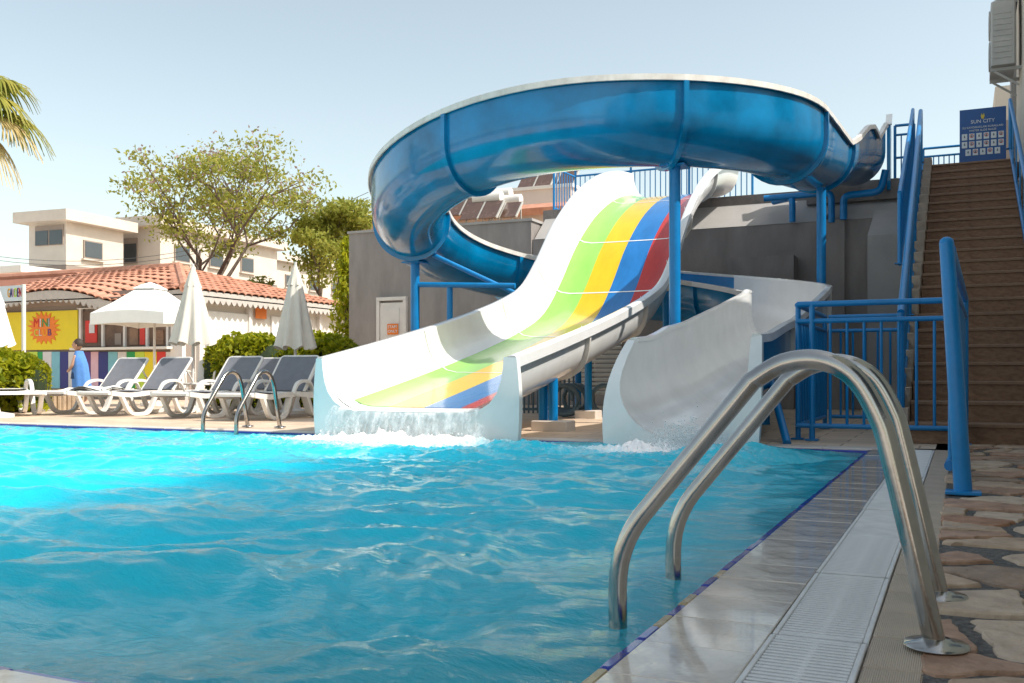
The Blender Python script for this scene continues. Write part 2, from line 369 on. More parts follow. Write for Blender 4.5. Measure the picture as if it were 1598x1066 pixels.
foam = 1.15 * blob(-4.75, 7.72, 1.05, .26) + .5 * blob(-4.7, 7.35, 1.5, .5) + 1.2 * blob(-2.1, 7.72, .42, .28) + .6 * blob(-2.3, 7.35, .8, .42) + .10 * blob(-4, 6.3, 2.6, 1.4)
GZ += .05 * np.clip(foam, 0, 1) * np.random.default_rng(1).normal(size=GX.shape) * .35 + .05 * np.clip(foam - .4, 0, 1) * (np.sin(GX * 14 + GY * 5) * np.cos(GY * 17))

me = bpy.data.meshes.new('pool_water')
idx = np.arange(nx_ * ny_).reshape(ny_, nx_)
q = np.stack([idx[:-1, :-1], idx[1:, :-1], idx[1:, 1:], idx[:-1, 1:]], -1).reshape(-1, 4)
me.vertices.add(nx_ * ny_); me.vertices.foreach_set('co', np.stack([GX, GY, GZ], -1).ravel())
me.loops.add(q.size); me.loops.foreach_set('vertex_index', q.ravel()); me.polygons.add(len(q))
me.polygons.foreach_set('loop_start', np.arange(len(q)) * 4); me.polygons.foreach_set('loop_total', np.full(len(q), 4))
me.update(calc_edges=True); me.validate(); me.polygons.foreach_set('use_smooth', np.ones(len(q), bool))
fa = me.attributes.new('foam', 'FLOAT', 'POINT'); fa.data.foreach_set('value', foam.ravel().astype(np.float32))
me.materials.append(M['water'])
if me.polygons[0].normal.z < 0: me.flip_normals()
wo = bpy.data.objects.new('pool_water', me); col.objects.link(wo); tag(wo, 'rippling turquoise water of the swimming pool', kind='structure')

# pool terrace sheets
dk = MB()
def sheet(x0, x1, y0, y1, z, mb): mb.add([(x0, y0, z), (x1, y0, z), (x1, y1, z), (x0, y1, z)], [(0, 1, 2, 3)])
sheet(-60, PX1 + .45, PY1 + .30, 45, -.004, dk)
deck = solo('far_deck', dk, 'deck', kind='structure', label='tan paved terrace behind the pool under the loungers and slides')
def tiled(m, sx, sy):
    n = m.node_tree.nodes; l = m.node_tree.links; p = n['Principled BSDF']
    tc = n.new('ShaderNodeTexCoord'); br = n.new('ShaderNodeTexBrick'); br.inputs['Scale'].default_value = 1; br.inputs['Brick Width'].default_value = sx; br.inputs['Row Height'].default_value = sy
    br.inputs['Mortar Size'].default_value = .008; br.inputs['Color1'].default_value = (1, 1, 1, 1); br.inputs['Color2'].default_value = (.82, .80, .78, 1); br.inputs['Mortar'].default_value = (.42, .38, .34, 1)
    l.new(tc.outputs['Object'], br.inputs['Vector'])
    mx = n.new('ShaderNodeMixRGB'); mx.blend_type = 'MULTIPLY'; mx.inputs[0].default_value = 1
    src = p.inputs['Base Color'].links[0].from_socket; l.new(src, mx.inputs[1]); l.new(br.outputs[0], mx.inputs[2]); l.new(mx.outputs[0], p.inputs['Base Color'])
tiled(M['deck'], .6, .3)
pd = MB(); sheet(PX1 + .0, -.392, PY0 - 3, PY1 + .3, -.010, pd); sheet(-.176, -.06, PY0 - 3, PY1 + .3, -.010, pd)
for xa in (-.392, -.176): pd.add([(xa, PY0 - 3, -.010), (xa, PY1 + .3, -.010), (xa, PY1 + .3, -.16), (xa, PY0 - 3, -.16)], [(0, 1, 2, 3)])
side = solo('pool_surround', pd, 'grout', kind='structure', label='grout bed along the near pool edge with coping tiles and drain grates')
fl = MB(); sheet(-.07, .86, -3, 9.25, -.004, fl)
path = solo('stone_path', fl, 'mortar', kind='structure', label='crazy paving path of brown flagstones set in dark mortar')
nd = MB(); sheet(-30, PX1 + .0, -30, PY0 - .30, -.012, nd); sheet(PX1 + .0, 14, -30, -2.0, -.012, nd); sheet(.86, 14, -2.0, .3, -.012, nd); near = solo('near_deck', nd, 'copingfar', kind='structure', label='pale paving at the near end of the pool, widened behind the camera to bounce light')  # spread wide out of view so its sunlit bounce brightens the shaded end

# coping tiles, blue lip, grates, ribbed tiles along the right edge
def tilemesh(name, d, m, ch=.004): return MB().box((0, 0, -d[2] / 2), d, None, 0, ch).mesh(name, m, ang=.4)
tm = tilemesh('coping_tile', (.240, .2435, .02), 'coping', .002); lm = tilemesh('edge_tile', (.030, .118, .035), 'bluetile', .006); om = tilemesh('edge_tile', (.030, .118, .035), 'odd', .006)
y = PY0 - .9; i = 0
while y < PY1 + .05:
    t = inst('coping_tile', tm, side, Matrix.Translation((PX1 + .121, y, random.uniform(-.001, .001))) @ Matrix.Rotation(random.uniform(-.004, .004), 4, 'X'))
    y += .2455
y = PY0; 
while y < PY1:
    inst('edge_tile', om if random.random() < .10 and y < 3.4 else lm, side, Matrix.Translation((PX1 - .014, y + .06, -.004 + random.uniform(-.003, .002)))); y += .1205
rm = tilemesh('ribbed_tile', (.112, .242, .02), 'ribbed')
y = PY0 - .9
while y < PY1 + .2:
    inst('ribbed_tile', rm, side, Matrix.Translation((-.122, y, random.uniform(-.001, .001)))); y += .2455
GW, GL = .204, .724
gf = MB()
for sx in (-1, 1): gf.box((sx * (GW / 2 - .006), 0, -.013), (.012, GL, .026), None, 0, .002)
gf.box((0, 0, -.014), (.012, GL - .002, .022))
for sy in (-1, 1): gf.box((0, sy * (GL / 2 - .006), -.0125), (GW - .026, .012, .025), None, 0, .002)
NS = 31; pit = (GL - .024) / NS
slat = MB().box((0, 0, -.007), (GW - .026, pit * .50, .013), None, 0, .0015).mesh('slat', 'grate', ang=.4)
gall = MB(); gall.v = list(gf.v); gall.f = list(gf.f); gall.m = list(gf.m)
for k in range(NS): gall.box((0, -GL / 2 + .012 + pit * (k + .5), -.007), (GW - .026, pit * .50, .013), None, 0, .0015)
gfm = gf.mesh('drain_grate', 'grate', ang=.4); gam = gall.mesh('drain_grate', 'grate', ang=.4)
for k in range(-2, 8):
    yc = 2.23 + .745 * (k + .5) - .0; zc = random.uniform(-.0015, .0015)
    if yc > PY1 + .3: continue
    mt = Matrix.Translation((-.284, yc, zc + .001)) @ Matrix.Rotation(random.uniform(-.004, .004), 4, 'Z')
    if k in (-1, 0, 1):
        o = inst('drain_grate', gfm, side, mt); ORG[o] = Vector((0, 0, 0))
        for j in range(NS): inst('slat', slat, o, Matrix.Translation((0, -GL / 2 + .012 + pit * (j + .5), 0)))
    else: inst('drain_grate', gam, side, mt)
tr = MB(); sheet(-.392, -.176, PY0 - 3, PY1 + .3, -.15, tr); part('drain_channel', tr, 'dark', side)  # near-black floor puts the shade between the slats into its colour
# coping along the far and the near edge
cm = tilemesh('coping_tile', (.488, .24, .03), 'copingfar'); lm2 = tilemesh('edge_tile', (.49, .03, .03), 'bluetile', .006)
x = PX1 + .12
k = 0
while x > -14:
    inst('coping_tile', cm, deck, Matrix.Translation((x - .24, PY1 + .15, random.uniform(-.001, .002)))); inst('edge_tile', lm2, deck, Matrix.Translation((min(x, PX1 - .02) - .245, PY1 + .012, -.010))); x -= .492
cm3 = tilemesh('coping_tile', (.488, .24, .03), 'coping')
x = PX1 - .1
while x > -5:
    inst('coping_tile', cm3, near, Matrix.Translation((x - .25, PY0 - .15, random.uniform(-.001, .001)))); inst('edge_tile', lm2, near, Matrix.Translation((x - .25, PY0 - .012, -.008))); x -= .492

# flagstones: cells of a jittered grid, each its own slab
cells = []
sp = .25
pts = [(-.06 + sp * (i + .5) + random.uniform(-.17, .17) + (.12 if j % 2 else 0), -1.2 + sp * 1.15 * j + random.uniform(-.17, .17)) for i in range(-1, 6) for j in range(37)]
def clip(poly, n, d):
    out = []
    for i in range(len(poly)):
        a, b = poly[i], poly[(i + 1) % len(poly)]; da = a[0] * n[0] + a[1] * n[1] - d; db = b[0] * n[0] + b[1] * n[1] - d
        if da <= 0: out.append(a)
        if da * db < 0: t = da / (da - db); out.append((a[0] + (b[0] - a[0]) * t, a[1] + (b[1] - a[1]) * t))
    return out
for p in pts:
    poly = [(p[0] - 1, p[1] - 1), (p[0] + 1, p[1] - 1), (p[0] + 1, p[1] + 1), (p[0] - 1, p[1] + 1)]
    for q in pts:
        if q is p or abs(q[0] - p[0]) + abs(q[1] - p[1]) > 1.6: continue
        n = (q[0] - p[0], q[1] - p[1]); L = math.hypot(*n); n = (n[0] / L, n[1] / L)
        poly = clip(poly, n, n[0] * (p[0] + q[0]) / 2 + n[1] * (p[1] + q[1]) / 2 - random.choice((.006, .010, .016, .026, .05)))
        if len(poly) < 3: break
    for n, d in (((-1, 0), .075), ((1, 0), .84), ((0, 1), 9.1)): poly = clip(poly, n, d) if len(poly) > 2 else []
    if len(poly) < 3: continue
    cx = sum(a for a, _ in poly) / len(poly); cy = sum(b for _, b in poly) / len(poly)
    area = .5 * abs(sum(poly[i][0] * poly[(i + 1) % len(poly)][1] - poly[(i + 1) % len(poly)][0] * poly[i][1] for i in range(len(poly))))
    if area < .012 or math.hypot(cx - .0, cy - 5.2) < .12: continue
    # break the edges a little
    pl = []; zx = random.uniform(.92, 1.02); zy = random.uniform(.90, 1.02); poly = [(cx + (a - cx) * zx, cy + (b_ - cy) * zy) for a, b_ in poly]
    for i in range(len(poly)):
        a, b = poly[i], poly[(i + 1) % len(poly)]; pl.append(a)
        Lq = math.hypot(a[0] - b[0], a[1] - b[1]); nq = max(1, int(Lq / .035))
        for q_ in range(1, nq): t = (q_ + random.uniform(-.3, .3)) / nq; pl.append((a[0] * (1 - t) + b[0] * t + random.uniform(-.009, .009), a[1] * (1 - t) + b[1] * t + random.uniform(-.009, .009)))
    sm = MB(); z = random.uniform(.004, .011); r0 = [(a, b_, -.006) for a, b_ in pl]
    r1 = [(cx + (a - cx) * .975, cy + (b_ - cy) * .975, z - .004) for a, b_ in pl]; r2_ = [(cx + (a - cx) * .92, cy + (b_ - cy) * .92, z + random.uniform(-.002, .002)) for a, b_ in pl]
    sm.rings([r0, r1, r2_], True, 0, True)
    part('flagstone', sm, 'stone%d' % random.choice((0, 0, 1, 2, 3, 3, 4)), path, ang=.5)

# ------------------------------------------------------------------ steel pool ladders
def ladder(loc, rot, label, dist=.50):
    t = thing('pool_ladder', label, 'ladder', (0, 0, 0), 0, 'steel pool ladders')
    for y in (0, dist):
        pth = fillet([(-.700, y, -.55), (-.705, y, .165), (-.385, y, .585)], .10, 6)[:-1] + smoothpath([(-.385, y, .565), (-.315, y, .606), (-.235, y, .612), (-.165, y, .575), (-.115, y, .49), (-.085, y, .385), (.0, y, .0)], 6)
        part('rail', MB().tube(pth, .0225, 20), 'steel', t)
        fm = MB().lathe([(.062, .002), (.066, .006), (.063, .012), (.034, .017), (.027, .022)], (.0, y, .004), 24); part('flange', fm, 'steel', t, ang=1.2)
    for z in (-.2, -.45): part('tread', MB().box((-.70, dist / 2, z), (.08, dist, .03), None, 0, .005), 'steel', t)
    t.location = loc; t.rotation_euler = (0, 0, rot); return t
ladder((-.046, 2.24, 0), 0, 'large curved stainless steel ladder rails standing on the crazy paving edge')
ladder((-6.74, 8.60, 0), R(90), 'small steel ladder rails at the far pool edge before the loungers', .44)

# ------------------------------------------------------------------ rainbow slide
XC, HW = -4.70, 1.0
prof = [(7.95, .74), (9.15, .955), (10.4, 1.2), (11.4, 1.42), (12.2, 1.625), (12.85, 1.86), (13.4, 2.28), (14.1, 2.94), (15.0, 3.56), (16.0, 4.02), (17.0, 4.30), (17.9, 4.42)]
rim = smoothpath([(0, a, b_) for a, b_ in prof], 5)
def frame(P, i):
    a = P[max(i - 1, 0)]; b = P[min(i + 1, len(P) - 1)]; t = (b - a).normalized(); n = Vector((0, -t.z, t.y)); return t, n
inner = [(-.985, .0), (-.975, -.10), (-.955, -.22), (-.915, -.33), (-.84, -.425), (-.74, -.485), (-.62, -.51), (-.31, -.515), (0, -.515), (.31, -.515), (.62, -.51), (.74, -.485), (.84, -.425), (.915, -.33), (.955, -.22), (.975, -.10), (.985, .0)]
lipL = [(-1.02, -.11), (-1.085, -.10), (-1.09, -.005), (-1.07, .012), (-1.01, .012)]
outer = [(1.02, -.11), (1.0, -.23), (.96, -.35), (.88, -.46), (.76, -.53), (.62, -.56), (0, -.565), (-.62, -.56), (-.76, -.53), (-.88, -.46), (-.96, -.35), (-1.0, -.23)]
lipR = [(1.01, .012), (1.07, .012), (1.09, -.005), (1.085, -.10)]
sec = lipL + inner + lipR + outer
slide = thing('rainbow_slide', 'wide white water slide with green, yellow, blue and red lanes', 'water slide', (XC, 8.0, 0))
def secring(P, i, sc): 
    t, n = frame(P, i); return [P[i] + Vector((XC + x, 0, 0)) + n * z for x, z in sc]
cuts = [0, 8, 19, 29, 36, 45, len(rim) - 1]
for a, b_ in zip(cuts[:-1], cuts[1:]):
    part('slide_section', MB().rings([secring(rim, i, sec) for i in range(a, b_ + 1)], True, 0, True), ['whitefib'], slide, ang=.9)
for j, (k, lab) in enumerate(zip(('lg', 'ly', 'lb', 'lr'), ('green sliding lane', 'yellow sliding lane', 'blue sliding lane', 'red sliding lane'))):
    x0 = -.80 + j * .40; x1 = x0 + .40
    def fz(x):
        return float(np.interp(x, [p[0] for p in inner], [p[1] for p in inner]))
    xs_ = np.linspace(x0, x1, 5); lm_ = MB().rings([secring(rim, i, [(x, fz(x) + .005) for x in xs_] + [(x, fz(x) + .001) for x in reversed(xs_)]) for i in range(1, len(rim))], True, 0, True)
    part('lane', lm_, k, slide, lab, ang=.9)
# flanges round the outside where sections meet
for i in cuts[1:-1]:
    t, n = frame(rim, i); fo = []
    big_ = [(1.03, -.10)] + [(x * 1.045, z * 1.05 - .012) for x, z in outer] + [(-1.03, -.10)]
    small = [(.99, -.10)] + [(x * .985, z * .985) for x, z in outer] + [(-.99, -.10)]
    rg = [[rim[i] + Vector((XC + x, 0, 0)) + n * z + t * o for x, z in big_ + small[::-1]] for o in (-.022, .022)]
    part('joint_flange', MB().rings(rg, True, 0, True), 'whitefib_old', slide)
    ln = MB(); st = [(x, z + .008) for x, z in inner]; st2 = [(x * .99, z + .0035) for x, z in inner]
    ln.rings([[rim[i] + Vector((XC + x * .985, 0, 0)) + n * (z + .009) + t * o for x, z in inner] for o in (-.012, .012)], False); part('joint_strip', ln, 'whitefib', slide)
# end plate with its U shaped mouth
def endplate(parent, mouth, outline, Y, th, m, name='end_plate', fn=None):
    e = MB(); n = len(mouth)
    A = [(x, Y, z) for x, z in outline]; B = [(x, Y, z) for x, z in mouth]; A2 = [(x, Y + th, z) for x, z, in outline]; B2 = [(x, Y + th, z) for x, z in mouth]
    Bm = [(bx, Y - .03, bz) for bx, bz in mouth]
    if fn: A, B, A2, B2, Bm = [[(x, y_ + fn(Vector((x, y_, z))), z) for x, y_, z in L] for L in (A, B, A2, B2, Bm)]
    e.rings([A2, A, Bm, B2], False); return part(name, e, m, parent, ang=.6)
t0, n0 = frame(rim, 0)
def wrap(mouth, xl, xr, zt, zb):
    out = []; m = len(mouth) - 1
    for i in range(m + 1):
        s = i / m
        if s < .28: k = s / .28; out.append((xl - .03 * math.sin(k * PI), zt + (zb - zt) * k))
        elif s > .72: k = (1 - s) / .28; out.append((xr + .03 * math.sin(k * PI), zt + (zb - zt) * k))
        else: k = (s - .28) / .44; out.append((xl + (xr - xl) * k, zb))
    return out
mo = [(XC + x, rim[0].z + z * n0.z) for x, z in inner]
mo_d = []
for a, b_ in zip(mo[:-1], mo[1:]): mo_d += [a, ((a[0] + b_[0]) / 2, (a[1] + b_[1]) / 2)]
mo_d.append(mo[-1])
endplate(slide, mo_d, wrap(mo_d, XC - 1.075, XC + 1.095, .735, -.12), 7.93, .07, 'whitefib')
# posts and their blocks
def post(parent, x, y, z, r=.05, base=.0, name='post'):
    part(name, MB().tube([(x, y, base), (x, y, z)], r, 16), 'bluepaint', parent)
for (x, y, z, bw) in ((-3.86, 9.42, .54, .40), (-5.45, 9.42, .40, .30), (-4.55, 12.35, 1.05, .30), (-5.4, 14.2, 2.2, .3), (-4.0, 14.2, 2.2, .3)):
    part('footing', MB().box((x, y, .05), (bw, .26, .11), None, 0, .01), 'copingfar', slide)
    post(slide, x, y, z, .05, .1)
post(slide, -3.99, 9.46, .49, .05, .1)

# ------------------------------------------------------------------ blue spiral flume
Xc, Yc, Rx, Ry = -4.81, 13.35, 2.70, 2.68
th_k = [-.2, 0, 90, 180, 270, 360]; z_k = [3.67, 3.667, 3.50, 2.64, 2.04, 1.355]
def zth(d):
    s = 0
    for o in range(-20, 21, 4):
        e = d + o
        s += (3.667 + (-e) * .0 if e < 0 else 1.355 - (e - 360) * .0035 if e > 360 else float(np.interp(e, th_k[1:], z_k[1:])))
    return s / 11
P = []     # (pos, tangent, outward, r, ho, hi, deg/marker)
def addp(x, y, z, tx, ty, r, ho, hi, key): 
    L = math.hypot(tx, ty); tx /= L; ty /= L; P.append((Vector((x, y, z)), Vector((tx, ty, 0)), Vector((-ty, tx, 0)), r, ho, hi, key))
X0 = Xc + Rx
for y in np.linspace(17.6, 13.6, 25):
    f = (y - 13.35) / 4.25
    ho = float(np.interp(y, [13.35, 14.2, 14.9, 15.3, 15.8, 16.4, 16.8, 17.15, 17.3, 17.6], [.36, .33, .22, .14, .20, .36, .36, .16, .30, .46]))
    kx = max(0, (y - 14) / 3.6); addp(X0 + .45 * kx ** 1.4, y, float(np.interp(y, [13.35, 15.2, 17.0, 17.6], [3.667, 3.86, 4.27, 4.33])), -.45 * 1.4 * kx ** .4 / 3.6, -1, .50, ho, min(ho, .3), -(y - 13.35) * 20)
for d in range(0, 361, 4):
    a = R(d); ho = float(np.interp(d, [0, 20, 300, 360], [.36, .37, .36, .33])); hi = float(np.interp(d, [0, 60, 250, 330, 360], [.3, .12, .165, .2, .33]))
    addp(Xc + Rx * math.cos(a), Yc - Ry * math.sin(a), zth(d), -Rx * math.sin(a), -Ry * math.cos(a), .50, ho, hi, d)
for y in np.linspace(13.2, 7.97, 27):
    f = (13.35 - y) / 5.38
    zz = float(np.interp(y, [7.97, 8.6, 10.3, 12, 13.35], [.605, .63, .82, 1.11, 1.355]))
    addp(X0 - .02 * f, y, zz, 0, -1, .5 + .06 * f, .33 - .045 * f, .33 - .045 * f, 361 + f * 40)
flume = thing('spiral_flume', 'blue spiral water slide with white rim and white pool exit', 'water slide', (Xc, Yc, 0))
ang_i = [R(a) for a in range(-90, 91, 10)]
def lean(q): return (.22 + .42 * max(0, min(1, (X0 + .6 - q.x) / 1.2))) * (max(0, q.z) / .9) ** 2.4     # the exit mouth is cut back towards its top
def usec(p, off, lip=False):
    c, t, o, r, ho, hi, _ = p; rr = r + off
    pts = [c - o * rr + Vector((0, 0, hi))]
    pts += [c + o * (rr * math.sin(a)) - Vector((0, 0, rr * math.cos(a))) for a in ang_i]
    pts += [c + o * rr + Vector((0, 0, ho))]
    if c.y < 9.6 and _ > 361: pts = [q + Vector((0, lean(q), 0)) * min(1, (9.6 - c.y) / 1.6) for q in pts]
    return pts
keys = [p[6] for p in P]
def idx_of(k): return min(range(len(P)), key=lambda i: abs(keys[i] - k))
cut = [0, idx_of(-42), idx_of(4), idx_of(52), idx_of(104), idx_of(160), idx_of(216), idx_of(248), idx_of(296), idx_of(360), idx_of(384), len(P) - 1]
for s, (a, b_) in enumerate(zip(cut[:-1], cut[1:])):
    white = s >= 8
    part('flume_shell', MB().rings([usec(P[i], .022) for i in range(a, b_ + 1)], False), 'bluefib', flume, ang=1.2)
    part('flume_lining', MB().rings([usec(P[i], 0)[::-1] for i in range(a, b_ + 1)], False), 'whitefib' if white else 'bluefib_in', flume, 'white inside of the flume' if white else None, ang=1.2)
    for sd_ in (0, 1):
        rg = []
        for i in range(a, b_ + 1):
            c, t, o, r, ho, hi, _ = P[i]; o2 = o if sd_ else -o; h_ = ho if sd_ else hi; e = c + o2 * r + Vector((0, 0, h_))
            if c.y < 9.6 and keys[i] > 361: e = e + Vector((0, lean(e) * min(1, (9.6 - c.y) / 1.6), 0))
            rg.append([e + o2 * x + Vector((0, 0, z)) for x, z in ((-.008, -.01), (-.004, .028), (.03, .034), (.066, .026), (.07, -.042), (.055, -.046), (.05, -.01), (.02, -.012))])
        part('rim', MB().rings(rg, True, 0, True), 'whitefib_old' if not white else 'whitefib', flume, ang=.9)
DZ = Vector((0, 0, .045))
for j in cut[1:-1]:
    p = P[j]; t = p[1]; A_ = usec(p, .075); B_ = usec(p, .005)
    bgw = j >= cut[9]
    part('joint_flange', MB().rings([[q + t * o_ for q in [A_[0] - DZ] + A_[1:-1] + [A_[-1] - DZ] + [B_[-1] - DZ] + B_[1:-1][::-1] + [B_[0] - DZ]] for o_ in (-.03, .03)], True, 0, True), 'whitefib_old' if bgw else 'bluefib', flume, ang=.9)
# start frame at the platform
c0 = P[0][0]
for sx in (-1, 1):
    part('start_panel', MB().prism([(c0.x + sx * .56, 17.58, 3.7), (c0.x + sx * .56, 17.86, 3.7), (c0.x + sx * .56, 17.86, 4.72), (c0.x + sx * .56, 17.72, 4.96), (c0.x + sx * .56, 17.58, 4.78)], (-.03, 0, 0), (.06, 0, 0)), 'bluefib', flume)
    part('start_cap', MB().beam((c0.x + sx * .56, 17.56, 4.79), (c0.x + sx * .56, 17.74, 5.0), .10, .03), 'whitefib', flume)
# exit plate
pe = P[-1]; mm = [(q.x, q.z) for q in usec(pe, 0)]
mm2 = sorted(mm, key=lambda a: 0) ; mm2 = mm if mm[0][0] < mm[-1][0] else mm[::-1]
md = []
for a, b_ in zip(mm2[:-1], mm2[1:]): md += [a, ((a[0] + b_[0]) / 2, (a[1] + b_[1]) / 2)]
md.append(mm2[-1])
endplate(flume, md, wrap(md, pe[0].x - .645, pe[0].x + .645, pe[0].z + .30, -.12), 7.93, .07, 'whitefib', fn=lean)
# columns of the flume
def fpos(d): a = R(d); return Xc + Rx * math.cos(a), Yc - Ry * math.sin(a), zth(d)
for d in (165, 50, 230, 285):
    x, y, z = fpos(d); post(flume, x, y, z - .5, .068, 0, 'column')
    part('foot_plate', MB().box((x, y, .008), (.26, .26, .016)), 'bluepaint', flume); part('head_plate', MB().box((x, y, z - .53), (.30, .30, .02)), 'bluepaint', flume)
post(flume, -1.87, 15.0, 3.34, .068, 0, 'column'); post(flume, -2.08, 11.6, .52, .06, 0, 'column')
x, y, z = fpos(165)
part('beam', MB().tube([(x, y, 1.93), (-5.86, 12.85, 1.87)], .04, 12), 'bluepaint', flume)
part('brace', MB().tube([(x, y, 2.5), (-5.95, 13.05, 1.78)], .035, 12), 'bluepaint', flume)
post(flume, -6.88, 12.75, 1.9, .045, 0, 'column')
part('brace', MB().tube([(-1.62, 9.3, .55), (-1.33, 8.45, .0)], .035, 12), 'bluepaint', flume)

# ------------------------------------------------------------------ water pouring out of the slides
def icodrop(mb, c, r):
    c = Vector(c); mb.add([c + Vector(v) * r for v in ((1, 0, 0), (-1, 0, 0), (0, 1, 0), (0, -1, 0), (0, 0, 1), (0, 0, -1))], [(0, 2, 4), (2, 1, 4), (1, 3, 4), (3, 0, 4), (2, 0, 5), (1, 2, 5), (3, 1, 5), (0, 3, 5)])
def pour(x0, x1, ztop, depth, name, label, nd, curve=0.):
    s = MB(); nx, nz = 90, 16
    for lay in range(3):
        rg = []
        for j in range(nz + 1):
            t = j / nz; row = []
            for i in range(nx + 1):
                k = i / nx; sp = (k - .5) * .10 * t; x = x0 + (x1 - x0) * k + sp * 2
                zt = ztop + curve * (2 * k - 1) ** 4
                y_ = 7.905 - lay * .025 - depth * t * (1 + .15 * lay) + .018 * math.sin(31 * k + 5 * lay + 3 * t) * t + random.uniform(-.012, .012) * t
                z = zt + .012 - (zt + .05) * t ** 1.7 + random.uniform(-.008, .008) * t
                row.append((x, y_, z))
            rg.append(row)
        s.rings(rg, False)
    for _ in range(nd):
        k = random.random(); x = x0 + (x1 - x0) * k; a = abs(random.gauss(0, 1))
        icodrop(s, (x + random.gauss(0, .06), 7.86 - depth - random.gauss(0, .09), max(-.02, a * .045 - .01)), random.uniform(.003, .012))
    me_ = s.mesh(name, ['splash'], (0, 0, 0)); o = bpy.data.objects.new(name, me_); col.objects.link(o); tag(o, label, kind='stuff'); return o
pour(-5.50, -3.95, .215, .10, 'falling_water', 'white sheet of water falling off the rainbow slide into the pool', 900, .06)
sp_ = MB()
for _ in range(3500):      # churned water at the flume exit
    a = random.random(); rad = abs(random.gauss(0, .16)); an = random.uniform(0, 2 * PI)
    base = Vector((-2.0 + random.gauss(0, .16), 7.95 - abs(random.gauss(0, .22)), 0)); h_ = abs(random.gauss(0, .09)) * math.exp(-((base.y - 7.75) / .28) ** 2)
    icodrop(sp_, base + Vector((0, 0, h_)), random.uniform(.002, .008))
for _ in range(900):       # the stream down the flume
    y_ = random.uniform(7.95, 10.2); k = (y_ - 7.95) / 2.25
    zz = float(np.interp(y_, [7.97, 8.6, 10.3], [.605, .63, .82])) - .555
    ang = random.gauss(.25 + .5 * k, .22); icodrop(sp_, (X0 + .53 * math.sin(ang), y_, zz + .555 - .545 * math.cos(ang)), random.uniform(.002, .007))
me_ = sp_.mesh('splash', ['drop']); o = bpy.data.objects.new('splash', me_); col.objects.link(o); tag(o, 'white splash where the spiral flume runs into the pool', kind='stuff')

# ------------------------------------------------------------------ buildings behind the slides
PZ = 3.85
gb = thing('grey_pump_house', 'long grey rendered pump house wall behind the slides with a white door', 'building', (-6, 18, 0))
part('wall', MB().box((-9.65, 19.3, 1.78), (4.2, 4.0, 3.56)), 'greywall', gb)
part('roof_edge', MB().box((-9.65, 19.3, 3.585), (4.26, 4.06, .05)), 'greylight', gb)
part('wall', MB().box((-3.9, 19.35, 1.6), (7.29, 4.0, 3.2)), 'greywall', gb)
u_ = MB(); u_.add([(-7.5, 17.34, 3.203), (-.65, 17.34, 3.203), (-.65, 17.95, 3.72), (-7.5, 17.95, 3.72), (-7.5, 18.3, 3.203), (-.65, 18.3, 3.203), (-.65, 18.3, 3.72), (-7.5, 18.3, 3.72)], [(0, 1, 2, 3), (1, 5, 6, 2), (4, 0, 3, 7), (3, 2, 6, 7), (5, 4, 7, 6)])
part('sloped_upstand', u_, 'greylight', gb, smooth=False)  # lighter grey puts the extra light on this slope into its colour
part('pilaster', MB().box((-1.62 - .30, 17.28, 1.6), (.30, .14, 3.21)), 'greywall', gb)
pr = MB(); pr.add([(-1.30, 15.9, 0), (-.66, 15.9, 0), (-.66, 15.9, 2.72), (-1.30, 15.9, 2.72), (-1.30, 17.34, 0), (-.66, 17.34, 0), (-.66, 17.34, 3.33), (-1.30, 17.34, 3.33)], [(0, 1, 2, 3), (3, 2, 6, 7), (1, 5, 6, 2), (4, 0, 3, 7)])
part('buttress', pr, 'greylight', gb, smooth=False)
part('lower_block', MB().box((-3.1, 17.1, 1.3), (1.1, .46, 2.6)), 'greywall', gb)
dr = part('door', MB().box((-10.67, 17.27, 1.06), (.56, .05, 2.02), None, 0, .006), 'woodwhite', gb)
part('panel', MB().box((-10.67, 17.238, 1.55), (.38, .012, .8)), 'woodwhite', dr); part('handle', MB().tube([(-10.47, 17.20, 1.05), (-10.37, 17.20, 1.05)], .012, 8), 'steel', dr)
for x in (-10.99, -10.35): part('door_frame', MB().box((x, 17.26, 1.06), (.07, .08, 2.12)), 'woodwhite', gb)
part('door_frame', MB().box((-10.67, 17.26, 2.15), (.71, .08, .07)), 'woodwhite', gb)
sg = thing('door_sign', 'small orange notice with white lettering on the white door', 'sign', (-10.62, 17.22, 1.5))
part('board', MB().box((-10.62, 17.215, 1.52), (.26, .012, .22)), 'orange', sg)
for i_, s_ in enumerate(('STAFF', 'ONLY')): text('lettering', s_, .085, Matrix.Translation((-10.62, 17.206, 1.565 - .09 * i_)) @ FACE, 'signwhite', sg)
pf = thing('slide_platform', 'raised concrete platform slab at the top of the stairs', 'platform', (-2, 18, 0))
part('slab', MB().box((-3.35, 19.95, PZ - .11), (8.4, 4.1, .22)), 'conc', pf)
part('curb', MB().box((-1.70, 17.78, PZ - .12), (1.5, .24, .34)), 'conc', pf)
part('slab', MB().box((.05, 18.8, PZ - .10), (1.55, 3.9, .20)), 'conc', pf)

